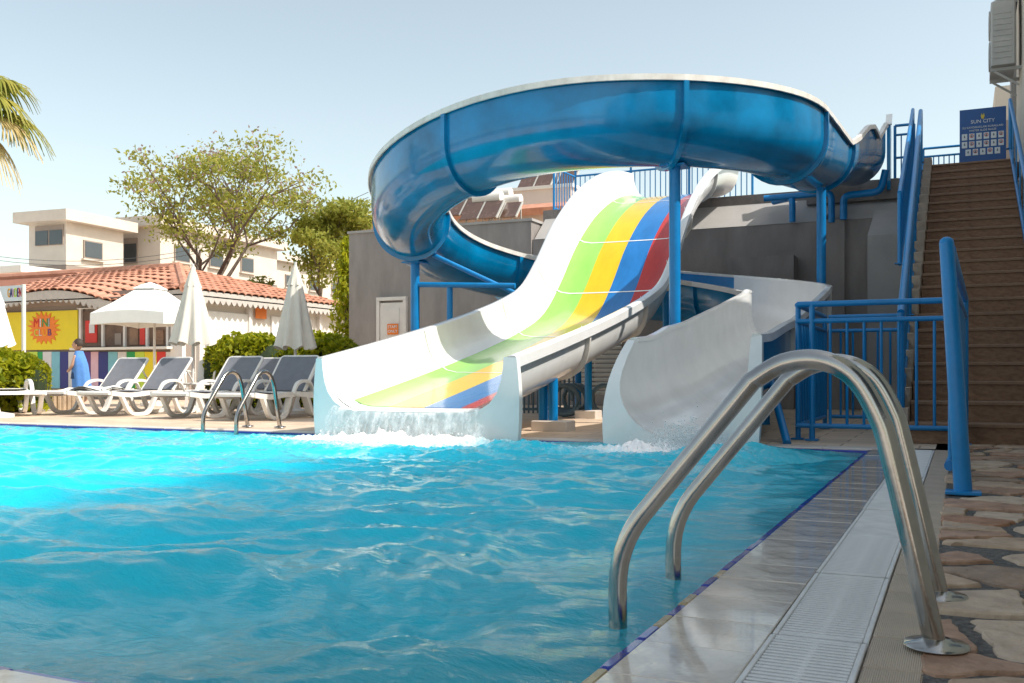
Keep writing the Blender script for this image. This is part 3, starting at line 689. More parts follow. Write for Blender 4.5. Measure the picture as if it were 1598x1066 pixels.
# pipes on the ledge
def bpipe(label, pts, r=.055, m='bluepaint', name='pipe'): return solo(name, MB().tube(fillet(pts, .12, 5), r, 14), m, label, 'pipe', pts[0])
bpipe('blue pipe bend standing beside the rainbow slide on the grey ledge', [(-2.62, 17.2, 3.2), (-2.62, 17.2, 3.62), (-3.0, 17.6, 3.64)], .055)
bpipe('blue pipe arching from the rainbow slide down to the grey ledge', [(-3.1, 17.22, 3.64), (-1.98, 17.22, 3.66), (-1.98, 17.22, 3.15)], .055)
bpipe('blue pipe rising from the ledge into the flume start', [(-1.78, 17.16, 3.18), (-1.78, 17.16, 3.58), (-1.2, 17.16, 3.6), (-1.12, 17.16, 3.95)], .06)
bpipe('thin brown drain pipe down the dark grey wall', [(-2.13, 17.24, 0), (-2.13, 17.24, 3.18), (-2.0, 17.30, 3.3)], .045, 'brown', 'drain_pipe')
lv = thing('louvre_grille', 'pale slatted ventilation grille under the slides', 'grille', (-4.4, 15.4, 0))
c = at(925, 590, 16.2)
for k in range(13): part('slat', MB().box((c.x, c.y, .28 + k * .075), (1.0, .02, .045), Matrix.Rotation(.6, 3, 'X')), 'cream', lv)
for sx in (-1, 0, 1): part('upright', MB().box((c.x + sx * .5, c.y + .04, .6), (.04, .03, 1.2)), 'taupe', lv)
for k, (px, py, D) in enumerate(((872, 622, 13.4), (900, 626, 14.2), (938, 618, 13.6))):
    c = at(px, py, D); c.z = 0
    pth = [c + Vector(((.20 + .012 * i_ / 14) * math.cos(i_ * .42) + .008 * i_ * (.6 if k != 1 else -.6), .10 * math.sin(i_ * .2), .235 + .20 * math.sin(i_ * .42) )) for i_ in range(30)]
    solo('hose', MB().tube(pth, .032, 10), 'hose', ['grey hose loop beside the lit blue posts under the slide', 'grey hose loop below the slatted grille', 'grey hose loop beside the white flume exit'][k], 'hose', c, 'loops of hose under the slides')
bx_ = thing('equipment_rack', 'dark barred equipment rack behind the hoses under the slides', 'rack', (-5, 14.8, 0))
for k in range(12):
    c = at(818 + k * 7, 600, 14.8); part('bar', MB().tube([(c.x, c.y, .0), (c.x, c.y, .85)], .016, 6), 'hose', bx_)
a_ = at(815, 600, 14.8); b2 = at(902, 600, 14.8)
for z in (.06, .82): part('rail', MB().beam((a_.x, a_.y, z), (b2.x, b2.y, z), .04, .04), 'hose', bx_)

# ------------------------------------------------------------------ stairs
N = 22; RI, TR_, SY0 = .175, .36, 8.98
SX0, SX1 = -.40, .74
stt = thing('stone_staircase', 'long straight flight of brown stone steps up to the platform', 'stairs', (.2, 9, 0))
stepm = MB().box((0, 0, 0), (SX1 - SX0, TR_ + .02, RI - .03), None, 0, .004).mesh('step', 'stair', ang=.4)
treadm = MB().box((0, 0, 0), (SX1 - SX0 + .01, TR_ + .04, .03), None, 0, .006).mesh('tread', 'stairnose', ang=.4)
for k in range(N):
    yy = SY0 + TR_ * k; o = inst('step', stepm, stt, Matrix.Translation(((SX0 + SX1) / 2, yy + TR_ / 2 + .005 , RI * k + (RI - .03) / 2)))
    ORG[o] = Vector((0, 0, 0)); t2 = bpy.data.objects.new('tread', treadm); col.objects.link(t2); t2.parent = o; t2.location = (0, -.008, (RI - .03) / 2 + .015 - .0005)
    part('stringer_block', MB().box((SX0 - .065, yy + TR_ / 2, RI * k + RI * .5 + .06), (.115, TR_ - .006, RI + .12), None, 0, .006), 'strip', stt)
sb = MB(); sb.prism([(SX0 - .0, SY0 + .03, -.01), (SX0, SY0 + TR_ * N, -.01), (SX0, SY0 + TR_ * N, RI * N - .25), (SX0, SY0 + TR_ + .03, -.005)], (0, 0, 0), (SX1 - SX0, 0, 0)); part('stair_core', sb, 'stair', stt, smooth=False)
sw = MB(); sw.prism([(SX0 - .12, SY0 + .1, -.01), (SX0 - .12, SY0 + TR_ * N, -.01), (SX0 - .12, SY0 + TR_ * N, RI * N - .10), (SX0 - .12, SY0 + .1, .05)], (0, 0, 0), (.11, 0, 0)); part('side_wall', sw, 'greywall', stt, smooth=False)

# ------------------------------------------------------------------ blue railings
def railing(label, a, b_, zt0, zt1, zb0, zb1, n, extra=(), r=.024, rb=.011, feet=(), name='blue_railing'):
    a = Vector((a[0], a[1], 0)); b_ = Vector((b_[0], b_[1], 0)); zg = (zb0 if zb0 > 1 else 0)
    t = thing(name, label, 'railing', (a.x, a.y, 0), 0, 'blue steel railings')
    def pt(k, z0, z1): q = a.lerp(b_, k); return Vector((q.x, q.y, z0 + (z1 - z0) * k))
    part('top_rail', MB().tube([pt(0, zt0, zt1), pt(1, zt0, zt1)], r, 12), 'bluepaint', t)
    for e in extra: part('mid_rail', MB().tube([pt(0, zt0 - e, zt1 - e), pt(1, zt0 - e, zt1 - e)], r * .85, 10), 'bluepaint', t)
    part('bottom_rail', MB().tube([pt(0, zb0, zb1), pt(1, zb0, zb1)], r * .85, 10), 'bluepaint', t)
    e = extra[0] if extra else 0
    for k in range(1, n): part('baluster', MB().tube([pt(k / n, zb0, zb1), pt(k / n, zt0 - e, zt1 - e)], rb, 8), 'bluepaint', t)
    for k in feet:
        q = pt(k, zb0, zb1); top = pt(k, zt0, zt1); part('post', MB().tube([(q.x, q.y, q.z - feet_d), (q.x, q.y, top.z)], r, 12), 'bluepaint', t)
        part('foot_plate', MB().box((q.x, q.y, q.z - feet_d + .006), (.11, .11, .012)), 'bluepaint', t)
    return t
feet_d = .13
railing('blue railing panel crossing before the foot of the stairs', (-1.32, 8.95), (-.06, 8.95), 1.205, 1.205, .13, .13, 9, (.15,), .026, .013, (.10,))
railing('blue railing panel returning behind the white flume exit', (-1.33, 9.02), (-1.33, 11.0), 1.205, 1.205, .13, .13, 12, (.15,), .024, .012, (.02, .98))
railing('blue railing panel at the back of the small enclosure beside the stairs', (-1.30, 11.04), (-.55, 11.04), 1.205, 1.205, .13, .13, 6, (.15,), .024, .012, ())
t = railing('heavy blue handrail with a leaning end post on the crazy paving', (-.05, 5.28), (.03, 8.9), 1.20, 1.21, .13, .13, 22, (.15,), .030, .012, (.99,))
part('end_post', MB().tube([(.012, 5.2, 0), (-.025, 5.2, .62), (-.062, 5.22, 1.225)], [.042, .038, .034], 16), 'bluepaint', t)
part('post_cap', MB().lathe([(.034, 0), (.03, .016), (.016, .027), (.002, .03)], (-.062, 5.22, 1.225), 16), 'bluepaint', t)
part('foot_plate', MB().box((.012, 5.2, .012), (.16, .12, .014), None, 0, .003), 'bluepaint', t)
feet_d = .0
railing('tall blue stair railing climbing the open side of the steps', (-.47, 9.1), (-.58, 16.9), 1.12, 4.80, .28, 3.98, 56, (.10, .20), .032, .012, (0, .25, .5, .75, .995))
railing('second blue railing beside the top of the stairs', (-.66, 12.5), (-.70, 17.0), 2.75, 4.86, 1.9, 4.0, 26, (.10,), .026, .012, (0, .998))
railing('blue wall rail on the building side of the stairs', (.70, 9.6), (.70, 17.0), 1.25, 4.85, .55, 4.1, 8, (), .028, .010, (.995,))
feet_d = .06
railing('blue platform railing between the flume start and the stairs', (-1.02, 17.9), (-.72, 17.9), 4.84, 4.84, 3.92, 3.92, 3, (.16, .55), .024, .011, (0, 1))
railing('blue platform railing behind the rules board', (-.66, 20.6), (.72, 20.6), 4.98, 4.98, 3.92, 3.92, 15, (.16,), .024, .011, (0, 1))
railing('blue platform railing left of the rainbow slide', (-7.4, 19.3), (-3.7, 19.3), 4.92, 4.92, 3.92, 3.92, 34, (.14,), .024, .011, (0, .33, .66, 1))
railing('blue platform railing running back from the rainbow slide corner', (-7.4, 18.1), (-7.4, 19.25), 4.86, 4.9, 3.92, 3.92, 8, (.14,), .024, .011, (0,))

# rules board
sbp = thing('rules_board', 'blue water slide rules board with white pictograms on the platform', 'sign', (.3, 18.6, PZ))
c = atY(1533.5, 214, 18.6); bw, bh = .72, .99
part('board', MB().box((c.x, c.y, c.z), (bw, .025, bh), None, 0, .003), 'signblue', sbp)
fy = c.y - .0165
text('lettering', 'SUN CITY', .085, Matrix.Translation((c.x, fy, c.z + .27)) @ FACE, 'signwhite', sbp)
part('emblem', MB().prism([(c.x - .015, fy, c.z + .31), (c.x + .015, fy, c.z + .31), (c.x + .03, fy, c.z + .36), (c.x + .018, fy, c.z + .41), (c.x, fy, c.z + .37), (c.x - .018, fy, c.z + .41), (c.x - .03, fy, c.z + .36)], (0, -.003, 0), (0, .004, 0)), 'signgold', sbp)
text('lettering', 'SU KAYDIRAKLARI KURALLARI', .046, Matrix.Translation((c.x, fy, c.z + .175)) @ FACE, 'signwhite', sbp)
text('lettering', 'WATER SLIDE RULES', .046, Matrix.Translation((c.x, fy, c.z + .12)) @ FACE, 'signwhite', sbp)
pict = MB().box((0, 0, 0), (.085, .006, .108), None, 0, .002).mesh('pictogram', 'signwhite')
ring = MB().tube([(.027 * math.cos(a), -.004, .012 + .027 * math.sin(a)) for a in np.linspace(0, 2 * PI, 13)[:-1]], .005, 5, closed=True).mesh('prohibition_ring', 'redp')
fig = MB().lathe([(.006, -.014), (.012, 0), (.008, .014), (.004, .03)], (0, -.004, 0), 6).mesh('figure', 'hose')
for r_ in range(3):
    n_ = 6 if r_ < 2 else 5
    for k in range(n_):
        o = inst('pictogram', pict, sbp, Matrix.Translation((c.x + (k - (n_ - 1) / 2) * .113, fy, c.z + .02 - r_ * .135))); ORG[o] = Vector((0, 0, 0))
        inst('figure', fig, o, Matrix()); 
        if k % 2: inst('prohibition_ring', ring, o, Matrix())

# ------------------------------------------------------------------ hotel block on the right (casts the shade over this end of the pool)
hb = thing('hotel_block', 'tall beige hotel wall beside the stairs', 'building', (4, 8, 0))
part('wall', MB().box((4.88, 8.2, 2.8), (8.0, 15.6, 5.6)), 'beige', hb)
part('wall', MB().box((4.90, 18.0, 3.8), (8.0, 4.0, 7.6)), 'beige', hb)
part('corner_pier', MB().box((.87, 19.75, 3.6), (.10, .5, 7.62)), 'greylight', hb)
part('cornice', MB().box((4.88, 8.2, 5.65), (8.06, 15.65, .10)), 'cream', hb)
for yy in (1.5, 4.5, 7.5, 10.5, 13.5):
    for zz in (1.3, 4.6):
        o = part('window', MB().box((.872, yy, zz + .3), (.03, 1.2, 1.4)), 'glass', hb); part('frame', MB().box((.866, yy, zz - .44), (.06, 1.3, .08)), 'woodwhite', o)
ac = thing('air_conditioner', 'weathered outdoor air conditioner unit bracketed high on the hotel wall', 'air conditioner', (.6, 18.2, 5.6))
part('casing', MB().box((.63, 18.2, 6.15), (.36, .95, 1.05), None, 0, .02), 'acw', ac)
for zz in (5.9, 6.42):
    fg = part('fan_grille', MB().rings([[(.447, 18.2 + r_ * math.cos(a), zz + r_ * math.sin(a)) for a in np.linspace(0, 2 * PI, 25)[:-1]] for r_ in (.22, .15, .08, .02)], True), 'fanblack', ac)
    part('fan_ring', MB().tube([(.44, 18.2 + .23 * math.cos(a), zz + .23 * math.sin(a)) for a in np.linspace(0, 2 * PI, 25)[:-1]], .012, 6, closed=True), 'acw', fg)
for k in range(9): part('vent_slat', MB().box((.62, 17.72, 5.75 + k * .09), (.26, .012, .03)), 'acw', ac)
for yy in (17.85, 18.55): part('bracket', MB().beam((.45, yy, 5.58), (.9, yy, 5.58), .05, .05), 'acw', ac); part('bracket', MB().beam((.5, yy, 5.56), (.86, yy, 5.30), .04, .03), 'acw', ac)
ac2 = thing('air_conditioner', 'second air conditioner unit topping the bracketed one', 'air conditioner', (.65, 18.3, 6.75))
part('casing', MB().box((.68, 18.35, 7.05), (.30, .85, .62), None, 0, .02), 'acw', ac2); part('bracket', MB().box((.68, 18.35, 6.71), (.34, .8, .05)), 'acw', ac2)
bb = thing('beige_annex', 'beige annex with dark door beyond the platform', 'building', (4, 27, 0))
part('wall', MB().box((4.72, 27, 3.6), (8, 4, 7.2)), 'beige', bb); part('door', MB().box((1.05, 24.985, 5.3), (.28, .05, 2.2)), 'taupe', bb)

# ------------------------------------------------------------------ foliage helper
def leaves(pts, size, stretch=2.0, droop=0., seed=0, flat=.0):
    r_ = np.random.default_rng(seed); n = len(pts); pts = np.asarray(pts)
    d = r_.normal(size=(n, 3)); d[:, 2] -= droop; d /= np.linalg.norm(d, axis=1)[:, None]
    e = r_.normal(size=(n, 3)); e[:, 2] *= (1 - flat); e -= d * np.sum(e * d, 1)[:, None]; e /= np.linalg.norm(e, axis=1)[:, None] + 1e-9
    s = size * r_.uniform(.6, 1.35, (n, 1)); a = pts - d * s * .5; b = pts + d * s * .5; m1 = pts + e * s / stretch * .5 - d * s * .08; m2 = pts - e * s / stretch * .5 - d * s * .08
    v = np.stack([a, m1, b, m2], 1).reshape(-1, 3); f = np.arange(4 * n).reshape(n, 4); return v, f
def leafobj(name, v, f, m, parent, label=None):
    me = bpy.data.meshes.new(name); v = v - np.array(ORG[parent]); me.from_pydata(v.tolist(), [], f.tolist()); me.materials.append(M[m])
    o = bpy.data.objects.new(name, me); col.objects.link(o); o.parent = parent; ORG[o] = ORG[parent]; return tag(o, label)
def hedge(label, a, b_, width, height, n, seed, m='leaf_hedge', size=.10):
    a = Vector(a); b_ = Vector(b_); r_ = np.random.default_rng(seed); d = (b_ - a); L = d.length; d.normalize(); nn = Vector((-d.y, d.x, 0))
    t = thing('hedge', label, 'hedge', (a + b_) / 2, 0, 'clipped hedges')
    c = MB(); rg = []
    for k in range(13):
        s = k / 12; sc = 1 if 0 < k < 12 else .6
        rg.append([a + d * (L * s) + nn * (width * .40 * sc * math.cos(q) * (1 + .1 * math.sin(7 * s + q))) + Vector((0, 0, max(0, height * .45 + height * .47 * sc * math.sin(q) * (1 + .08 * math.sin(9 * s + 2 * q))))) for q in np.linspace(0, 2 * PI, 13)[:-1]])
    part('filler_core', c.rings(rg, True, 0, True), 'core', t)  # added solid core, coloured dark, blocks the view through the leaves
    s = r_.random(n); q = r_.uniform(-.5, PI + .5, n); rad = r_.uniform(.84, 1.1, n) ** 1 + .09 * np.sin(s * L * 6 + q * 3) + .06 * np.sin(s * L * 15)
    x = np.cos(q) * width * .5 * rad; z = height * .5 + height * .5 * np.sign(np.sin(q)) * np.abs(np.sin(q)) ** .6 * rad; z = np.where(q < 0, r_.uniform(.05, .6, n) * height, z); z = np.where(q > PI, r_.uniform(.05, .6, n) * height, z)
    e = np.clip(1 - np.abs(s - .5) * 2, 0, 1) ** .25
    pts = np.array(a)[None] + np.array(d)[None] * (L * s)[:, None] + np.array(nn)[None] * (x * e)[:, None]; pts[:, 2] = z * (.6 + .4 * e)
    v, f = leaves(pts, size, 1.7, 0, seed + 1); leafobj('foliage', v, f, m, t); return t
a_ = at(334, 600, 17.6); b_ = at(448, 600, 16.6); a_.z = b_.z = 0
hedge('sunlit hedge between the two furled parasols', a_, b_, .95, 1.26, 6500, 11)
a_ = at(455, 600, 16.7); b_ = at(560, 600, 15.9); a_.z = b_.z = 0
hedge('hedge growing up to the grey pump house corner', a_, b_, .9, 1.22, 5500, 12)
a_ = at(-60, 600, 15.2); b_ = at(76, 600, 15.6); a_.z = b_.z = 0
hedge('rounded yellow green hedge by the stone planter edge', a_, b_, 1.1, .92, 6000, 13, size=.12)

# ------------------------------------------------------------------ sun loungers
def make_lounger(flat=False):
    t = thing('sun_lounger', 'x', 'sun lounger', (0, 0, 0), 0, 'loungers along the pool')
    for sx in (-1, 1):
        x = sx * .30
        pth = smoothpath([(x, -.97, .33), (x, -.6, .30), (x, -.2, .325), (x, .3, .32), (x, .93, .33)], 6)
        part('side_rail', MB().rings([[p + Vector((dx, 0, dz)) for dx, dz in ((-.028, -.035), (.028, -.035), (.028, .03), (-.028, .03))] for p in pth], True, 0, True), 'whiteplast', t, ang=.9)
        for (y0, y1, y2, y3) in ((-.78, -.62, -.26, -.12), (.22, .36, .68, .84)):
            pth = fillet([(x, y0, .30), (x, y1, .025), (x, y2, .025), (x, y3, .30)], .11, 5)
            rg = []
            for i, p in enumerate(pth):
                q0 = pth[max(i - 1, 0)]; q1 = pth[min(i + 1, len(pth) - 1)]; d = (q1 - q0).normalized(); n = Vector((0, -d.z, d.y))
                rg.append([p + Vector((-.03, 0, 0)) - n * .024, p + Vector((.03, 0, 0)) - n * .024, p + Vector((.03, 0, 0)) + n * .024, p + Vector((-.03, 0, 0)) + n * .024])
            part('leg', MB().rings(rg, True, 0, True), 'whiteplast', t, ang=.9)
        arm = smoothpath([(x * 1.06, -.08, .34), (x * 1.06, .02, .46), (x * 1.06, .2, .50), (x * 1.06, .36, .46), (x * 1.06, .44, .33)], 6)
        part('armrest', MB().rings([[p + Vector((dx, 0, dz)) for dx, dz in ((-.03, -.02), (.03, -.02), (.025, .018), (-.025, .018))] for p in arm], True, 0, True), 'whiteplast', t, ang=.9)
    part('foot_end', MB().box((0, -.95, .33), (.62, .10, .05), None, 0, .02), 'whiteplast', t); part('head_end', MB().box((0, .92, .32), (.60, .06, .05), None, 0, .01), 'whiteplast', t)
    s = MB(); rg = []
    for k in range(9):
        y = -.90 + 1.12 * k / 8; rg.append([(x, y, .352 - .02 * (1 - (x / .27) ** 2) + .006 * math.sin(k * 1.4)) for x in np.linspace(-.27, .27, 7)])
    rg2 = [[(p[0], p[1], p[2] - .008) for p in r_] for r_ in rg]
    s.rings(rg, False); s.rings([r_[::-1] for r_ in rg2], False); part('seat_sling', s, 'whiteplast' if flat else 'sling', t)
    h0, h1 = Vector((0, .22, .36)), (Vector((0, .93, .375)) if flat else Vector((0, .64, .84)))
    s = MB(); rg = []
    for k in range(9):
        c_ = h0.lerp(h1, k / 8); rg.append([c_ + Vector((x, .03 * (1 - (x / .29) ** 2) * math.sin(PI * k / 8), 0)) for x in np.linspace(-.285, .285, 7)])
    nrm = Vector((0, -.57, .44)).normalized() * .01
    s.rings([[p + nrm for p in r_] for r_ in rg], False); s.rings([[p - nrm for p in r_[::-1]] for r_ in rg], False)
    part('backrest_sling', s, 'whiteplast' if flat else 'sling', t)
    bf = MB()
    part('backrest_frame', bf.tube(fillet([(-.30, .22, .35), (-.30, h1.y + .005, h1.z - .005), (.30, h1.y + .005, h1.z - .005), (.30, .22, .35)], .06, 4), .021, 8), 'whiteplast', t)
    for sx in (() if flat else (-1, 1)): part('prop', MB().tube([(sx * .27, .52, .68), (sx * .27, .80, .33)], .014, 6), 'whiteplast', t)
    return t
LG = make_lounger(); first = True
def place_lounger(px, D, rot, label, sc=1., flat=False):
    global first
    o = LG if first else copy_tree(LG); first = False
    p = at(px, 585, D); o.location = (p.x, p.y, 0); o.rotation_euler = (0, 0, R(rot)); o['label'] = label; return o
for a_ in ((160, 14.9, 2, 'sun lounger with a white towel over its foot end beside the child'), (228, 14.4, 1, 'sun lounger nearest the open white parasol, beside the side table'),
           (340, 13.7, 3, 'sun lounger between the furled parasols with its seat behind the far ladder'), (430, 13.1, 6, 'sun lounger before the furled parasol with its leg lit by the sun'),
           (392, 14.9, 3, 'sun lounger half hidden behind the lounger by the ladder'), (494, 14.0, 5, 'sun lounger showing only its head behind the rainbow slide wall')): place_lounger(*a_)
fl_ = make_lounger(True); p = at(12, 585, 14.3); fl_.location = (p.x, p.y, 0); fl_.rotation_euler = (0, 0, R(62)); fl_['label'] = 'flat white lounger frame without sling by the rounded yellow green hedge'
tw = MB(); p = at(142, 585, 14.55); rg = []
for k in range(9):
    yy = -.35 + .7 * k / 8; rg.append([(p.x + x + .12 * math.sin(k), p.y + yy, .375 + .03 * math.sin(5 * x + 2 * k) + .02 * math.sin(11 * x)) for x in np.linspace(-.28, .28, 9)])
tw.rings(rg, False); tw.rings([[(a, b2, c2 - .025) for a, b2, c2 in r_[::-1]] for r_ in rg], False)
solo('towel', tw, 'canvaswhite', 'crumpled white towel lying on a sun lounger', 'towel', (p.x, p.y, .36))
# side table and plastic chair
p = at(305, 585, 15.2); p.z = 0
t = thing('side_table', 'small white plastic side table between the loungers', 'table', p)
part('table_top', MB().box(p + Vector((0, 0, .44)), (.5, .5, .03), None, 0, .01), 'whiteplast', t)
for sx in (-1, 1):
    for sy in (-1, 1): part('leg', MB().beam(p + Vector((sx * .2, sy * .2, 0)), p + Vector((sx * .19, sy * .19, .43)), .035, .035), 'whiteplast', t)
p = at(318, 585, 17.0); p.z = 0
t = thing('plastic_chair', 'white plastic armchair behind the side table', 'chair', p, R(25))
def chairpart(name, mb): 
    me_ = mb.mesh(name, 'whiteplast'); o = bpy.data.objects.new(name, me_); col.objects.link(o); o.parent = t
chairpart('seat', MB().box((0, 0, .42), (.46, .46, .03), None, 0, .015))
rg = [[(.24 * math.sin(a), .20 + .06 * math.cos(a) + .10 * k / 5, .43 + .45 * k / 5 - .06 * (a / .9) ** 2 * (k / 5)) for a in np.linspace(-.95, .95, 9)] for k in range(6)]
bk = MB(); bk.rings(rg, False); bk.rings([[(a, b2 + .012, c2) for a, b2, c2 in r_[::-1]] for r_ in rg], False); chairpart('backrest', bk)
for sx in (-1, 1):
    chairpart('armrest', MB().tube(smoothpath([(sx * .25, .25, .62), (sx * .27, 0, .64), (sx * .25, -.2, .62), (sx * .24, -.22, .43)], 4), .02, 6))
    for sy in (-1, 1): chairpart('leg', MB().beam((sx * .24, sy * .24, 0), (sx * .21, sy * .2, .42), .04, .03))

# ------------------------------------------------------------------ parasols
def closed_parasol(px, D, ztop, zbot, label, spread=.30, m='canvas', tilt=0.):
    p = at(px, 585, D); p.z = 0; t = thing('furled_parasol', label, 'parasol', p, 0, 'furled parasols by the pool')
    part('pole', MB().tube([p, p + Vector((0, 0, ztop + .03))], .022, 10), 'woodwhite', t)
    part('base', MB().lathe([(.25, .0), (.25, .05), (.08, .08), (.04, .25)], p, 16), 'whiteplast', t)
    def cloth(z0, z1, r0, r1, nf, amp, jag):
        rg = []
        for k in range(15):
            s = k / 14; z = z0 + (z1 - z0) * s; r_ = r0 + (r1 - r0) * s ** .85
            rg.append([p + Vector((math.cos(a) * r_ * (1 + amp * s * math.sin(nf * a + .6 * s)), math.sin(a) * r_ * (1 + amp * s * math.sin(nf * a + .6 * s)), z + (jag * math.sin(nf * a) if k == 14 else 0))) for a in np.linspace(0, 2 * PI, 65)[:-1]])
        m_ = MB(); m_.rings(rg, True); return m_
    part('canopy', cloth(ztop - .10, zbot, .055, spread, 8, .22, .03), m, t, ang=1.2); part('vent_cap', cloth(ztop, ztop - .34, .012, .115 if spread < .34 else .13, 8, .2, .02), m, t, ang=1.2)
    return t
closed_parasol(301, 15.2, 2.28, 1.06, 'furled cream parasol beside the open white parasol', .30)
closed_parasol(461, 14.6, 2.24, .98, 'furled cream parasol rising from the hedge behind the loungers', .27)
closed_parasol(-9, 13.2, 1.86, .98, 'furled white parasol by the rainbow lettered sign', .22, 'canvaswhite')
p = at(241, 585, 18.2); p.z = 0
t = thing('open_parasol', 'open white square parasol before the snack kiosk', 'parasol', p)
part('pole', MB().tube([p, p + Vector((0, 0, 2.2))], .024, 10), 'woodwhite', t); part('base', MB().lathe([(.25, 0), (.25, .06), (.06, .1)], p, 16), 'whiteplast', t)
cn = MB(); ap = p + Vector((-.10, 0, 2.26)); n_ = 4; hw = .74
def sq(h_, z, sag=0.):
    out = []
    cs = [Vector((math.cos(a), math.sin(a), 0)) * h_ * 1.414 for a in (R(45 + 12), R(135 + 12), R(225 + 12), R(315 + 12))]
    for i in range(4):
        for k in range(6): 
            q = cs[i].lerp(cs[(i + 1) % 4], k / 6); out.append(Vector((ap.x + q.x, ap.y + q.y, z + sag * math.sin(PI * k / 6))))
    return out
cn.rings([sq(.02, 2.26), sq(.20, 2.16, .0), sq(.48, 1.90, .03), sq(hw, 1.70, .05), sq(hw + .005, 1.49, .03), sq(hw - .01, 1.49, .03), sq(hw - .01, 1.69, .05)], True); part('canopy', cn, 'canvaswhite', t, ang=.5)
cp = MB(); cp.rings([sq(.015, 2.31), sq(.12, 2.26), sq(.22, 2.19), sq(.22, 2.17)], True); part('vent_cap', cp, 'canvaswhite', t, ang=.5)
for i in range(4):
    q = sq(hw - .03, 1.69)[i * 6]; part('rib', MB().beam(ap + Vector((0, 0, -.06)), q, .02, .02), 'woodwhite', t)

# ------------------------------------------------------------------ snack kiosk
KY, KX = 17.3, -16.25
ks = thing('snack_kiosk', 'snack kiosk with terracotta roof, scalloped eaves and colourful counter', 'building', (-19, 20, 0))
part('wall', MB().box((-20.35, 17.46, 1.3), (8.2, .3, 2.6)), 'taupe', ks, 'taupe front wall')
part('wall', MB().box((KX - .15, 20.7, 1.25), (.3, 6.2, 2.5)), 'cream', ks, 'white side wall')
def KP(px, py, off=0.): return atY(px, py, KY + off)
def kbox(px0, px1, py0, py1, th=.04, off=-.02, mb=None, mi=0):
    a = KP(px0, py1, off); b2 = KP(px1, py0, off); mb = mb or MB(); mb.box(((a.x + b2.x) / 2, KY + off - th / 2, (a.z + b2.z) / 2), (b2.x - a.x, th, abs(b2.z - a.z)), None, mi); return mb
bn = part('yellow_banner', kbox(-60, 123, 484, 548), 'yellow', ks, 'yellow banner with an orange burst')
c = KP(68, 512, -.07)
st = []
for k in range(40):
    a = 2 * PI * k / 40; r_ = .40 * (1 + .22 * (1 if k % 2 else -1) * random.uniform(.3, 1.2)); st.append((c.x + r_ * 1.25 * math.cos(a), KY - .075, c.z + r_ * .92 * math.sin(a)))
part('paint_burst', MB().prism(st, (0, 0, 0), (0, .012, 0)), 'orange', bn)
for ch, dx, mm_ in (('M', -.24, 'redp'), ('I', -.10, 'signwhite'), ('N', .06, 'green'), ('I', .20, 'aqua')): text('lettering', ch, .30, Matrix.Translation((c.x + dx, KY - .082, c.z + .12)) @ FACE, mm_, bn)
for ch, dx, mm_ in (('C', -.24, 'lime'), ('L', -.10, 'pale'), ('U', .06, 'amber'), ('B', .22, 'purple')): text('lettering', ch, .24, Matrix.Translation((c.x + dx, KY - .082, c.z - .12)) @ FACE, mm_, bn)
# plain red bottle-coloured panels stand where the banner carries figures
cols = [(-60, 20, 'amber'), (20, 40, 'amber'), (44, 60, 'lime'), (60, 68, 'green'), (68, 82, 'pale'), (82, 95, 'aqua'), (95, 108, 'navy'), (108, 127, 'pale'), (127, 143, 'purple'), (143, 155, 'rosy'), (155, 170, 'navy'), (170, 185, 'aqua'), (185, 199, 'pale'), (199, 212, 'green'), (212, 227, 'lime'), (227, 246, 'yellow'), (246, 260, 'redp'), (260, 272, 'pale')]
for a, b2, m_ in cols: part('counter_panel', kbox(a + .25, b2 - .25, 549, 606, .03), m_, ks)
part('counter', kbox(124, 275, 541, 547, .30, -.02), 'cream', ks)
fr = part('serving_window', kbox(126, 268, 481, 541, .03, -.005), 'shop', ks)
for a in (126, 161, 195, 230, 262): part('mullion', kbox(a, a + 3.2, 481, 541, .06, -.03), 'woodwhite', fr)
part('lintel', kbox(124, 272, 477, 481.5, .08, -.03), 'woodwhite', fr)
for a, b2, c2, d2, m_ in ((134, 152, 500, 535, 'redp'), (140, 148, 505, 520, 'pale'), (203, 216, 512, 538, 'stairnose'), (219, 227, 508, 538, 'redp'), (180, 190, 520, 538, 'taupe'), (240, 256, 515, 538, 'stair')): part('stock', kbox(a, b2, c2, d2, .02, -.037 if m_ != 'pale' else -.062), m_, fr)
part('corner_post', kbox(272, 290, 455, 606, .12, .0), 'woodwhite', ks)
part('fascia', kbox(-60, 124, 462, 484, .03, -.01), 'taupe', ks)
for yy, wd in ((18.7, 1.5), (21.2, 1.7)): part('white_blind', MB().box((KX + .03, yy, 1.25), (.05, wd, 1.7), None, 0, .01), 'canvaswhite', ks)
for yy in (17.7, 19.45, 22.4): part('side_post', MB().box((KX + .05, yy, 1.25), (.12, .12, 2.5)), 'woodwhite', ks)
part('orange_plaque', MB().box((KX + .06, 19.9, 2.15), (.03, .42, .28), None, 0, .01), 'orange', ks)
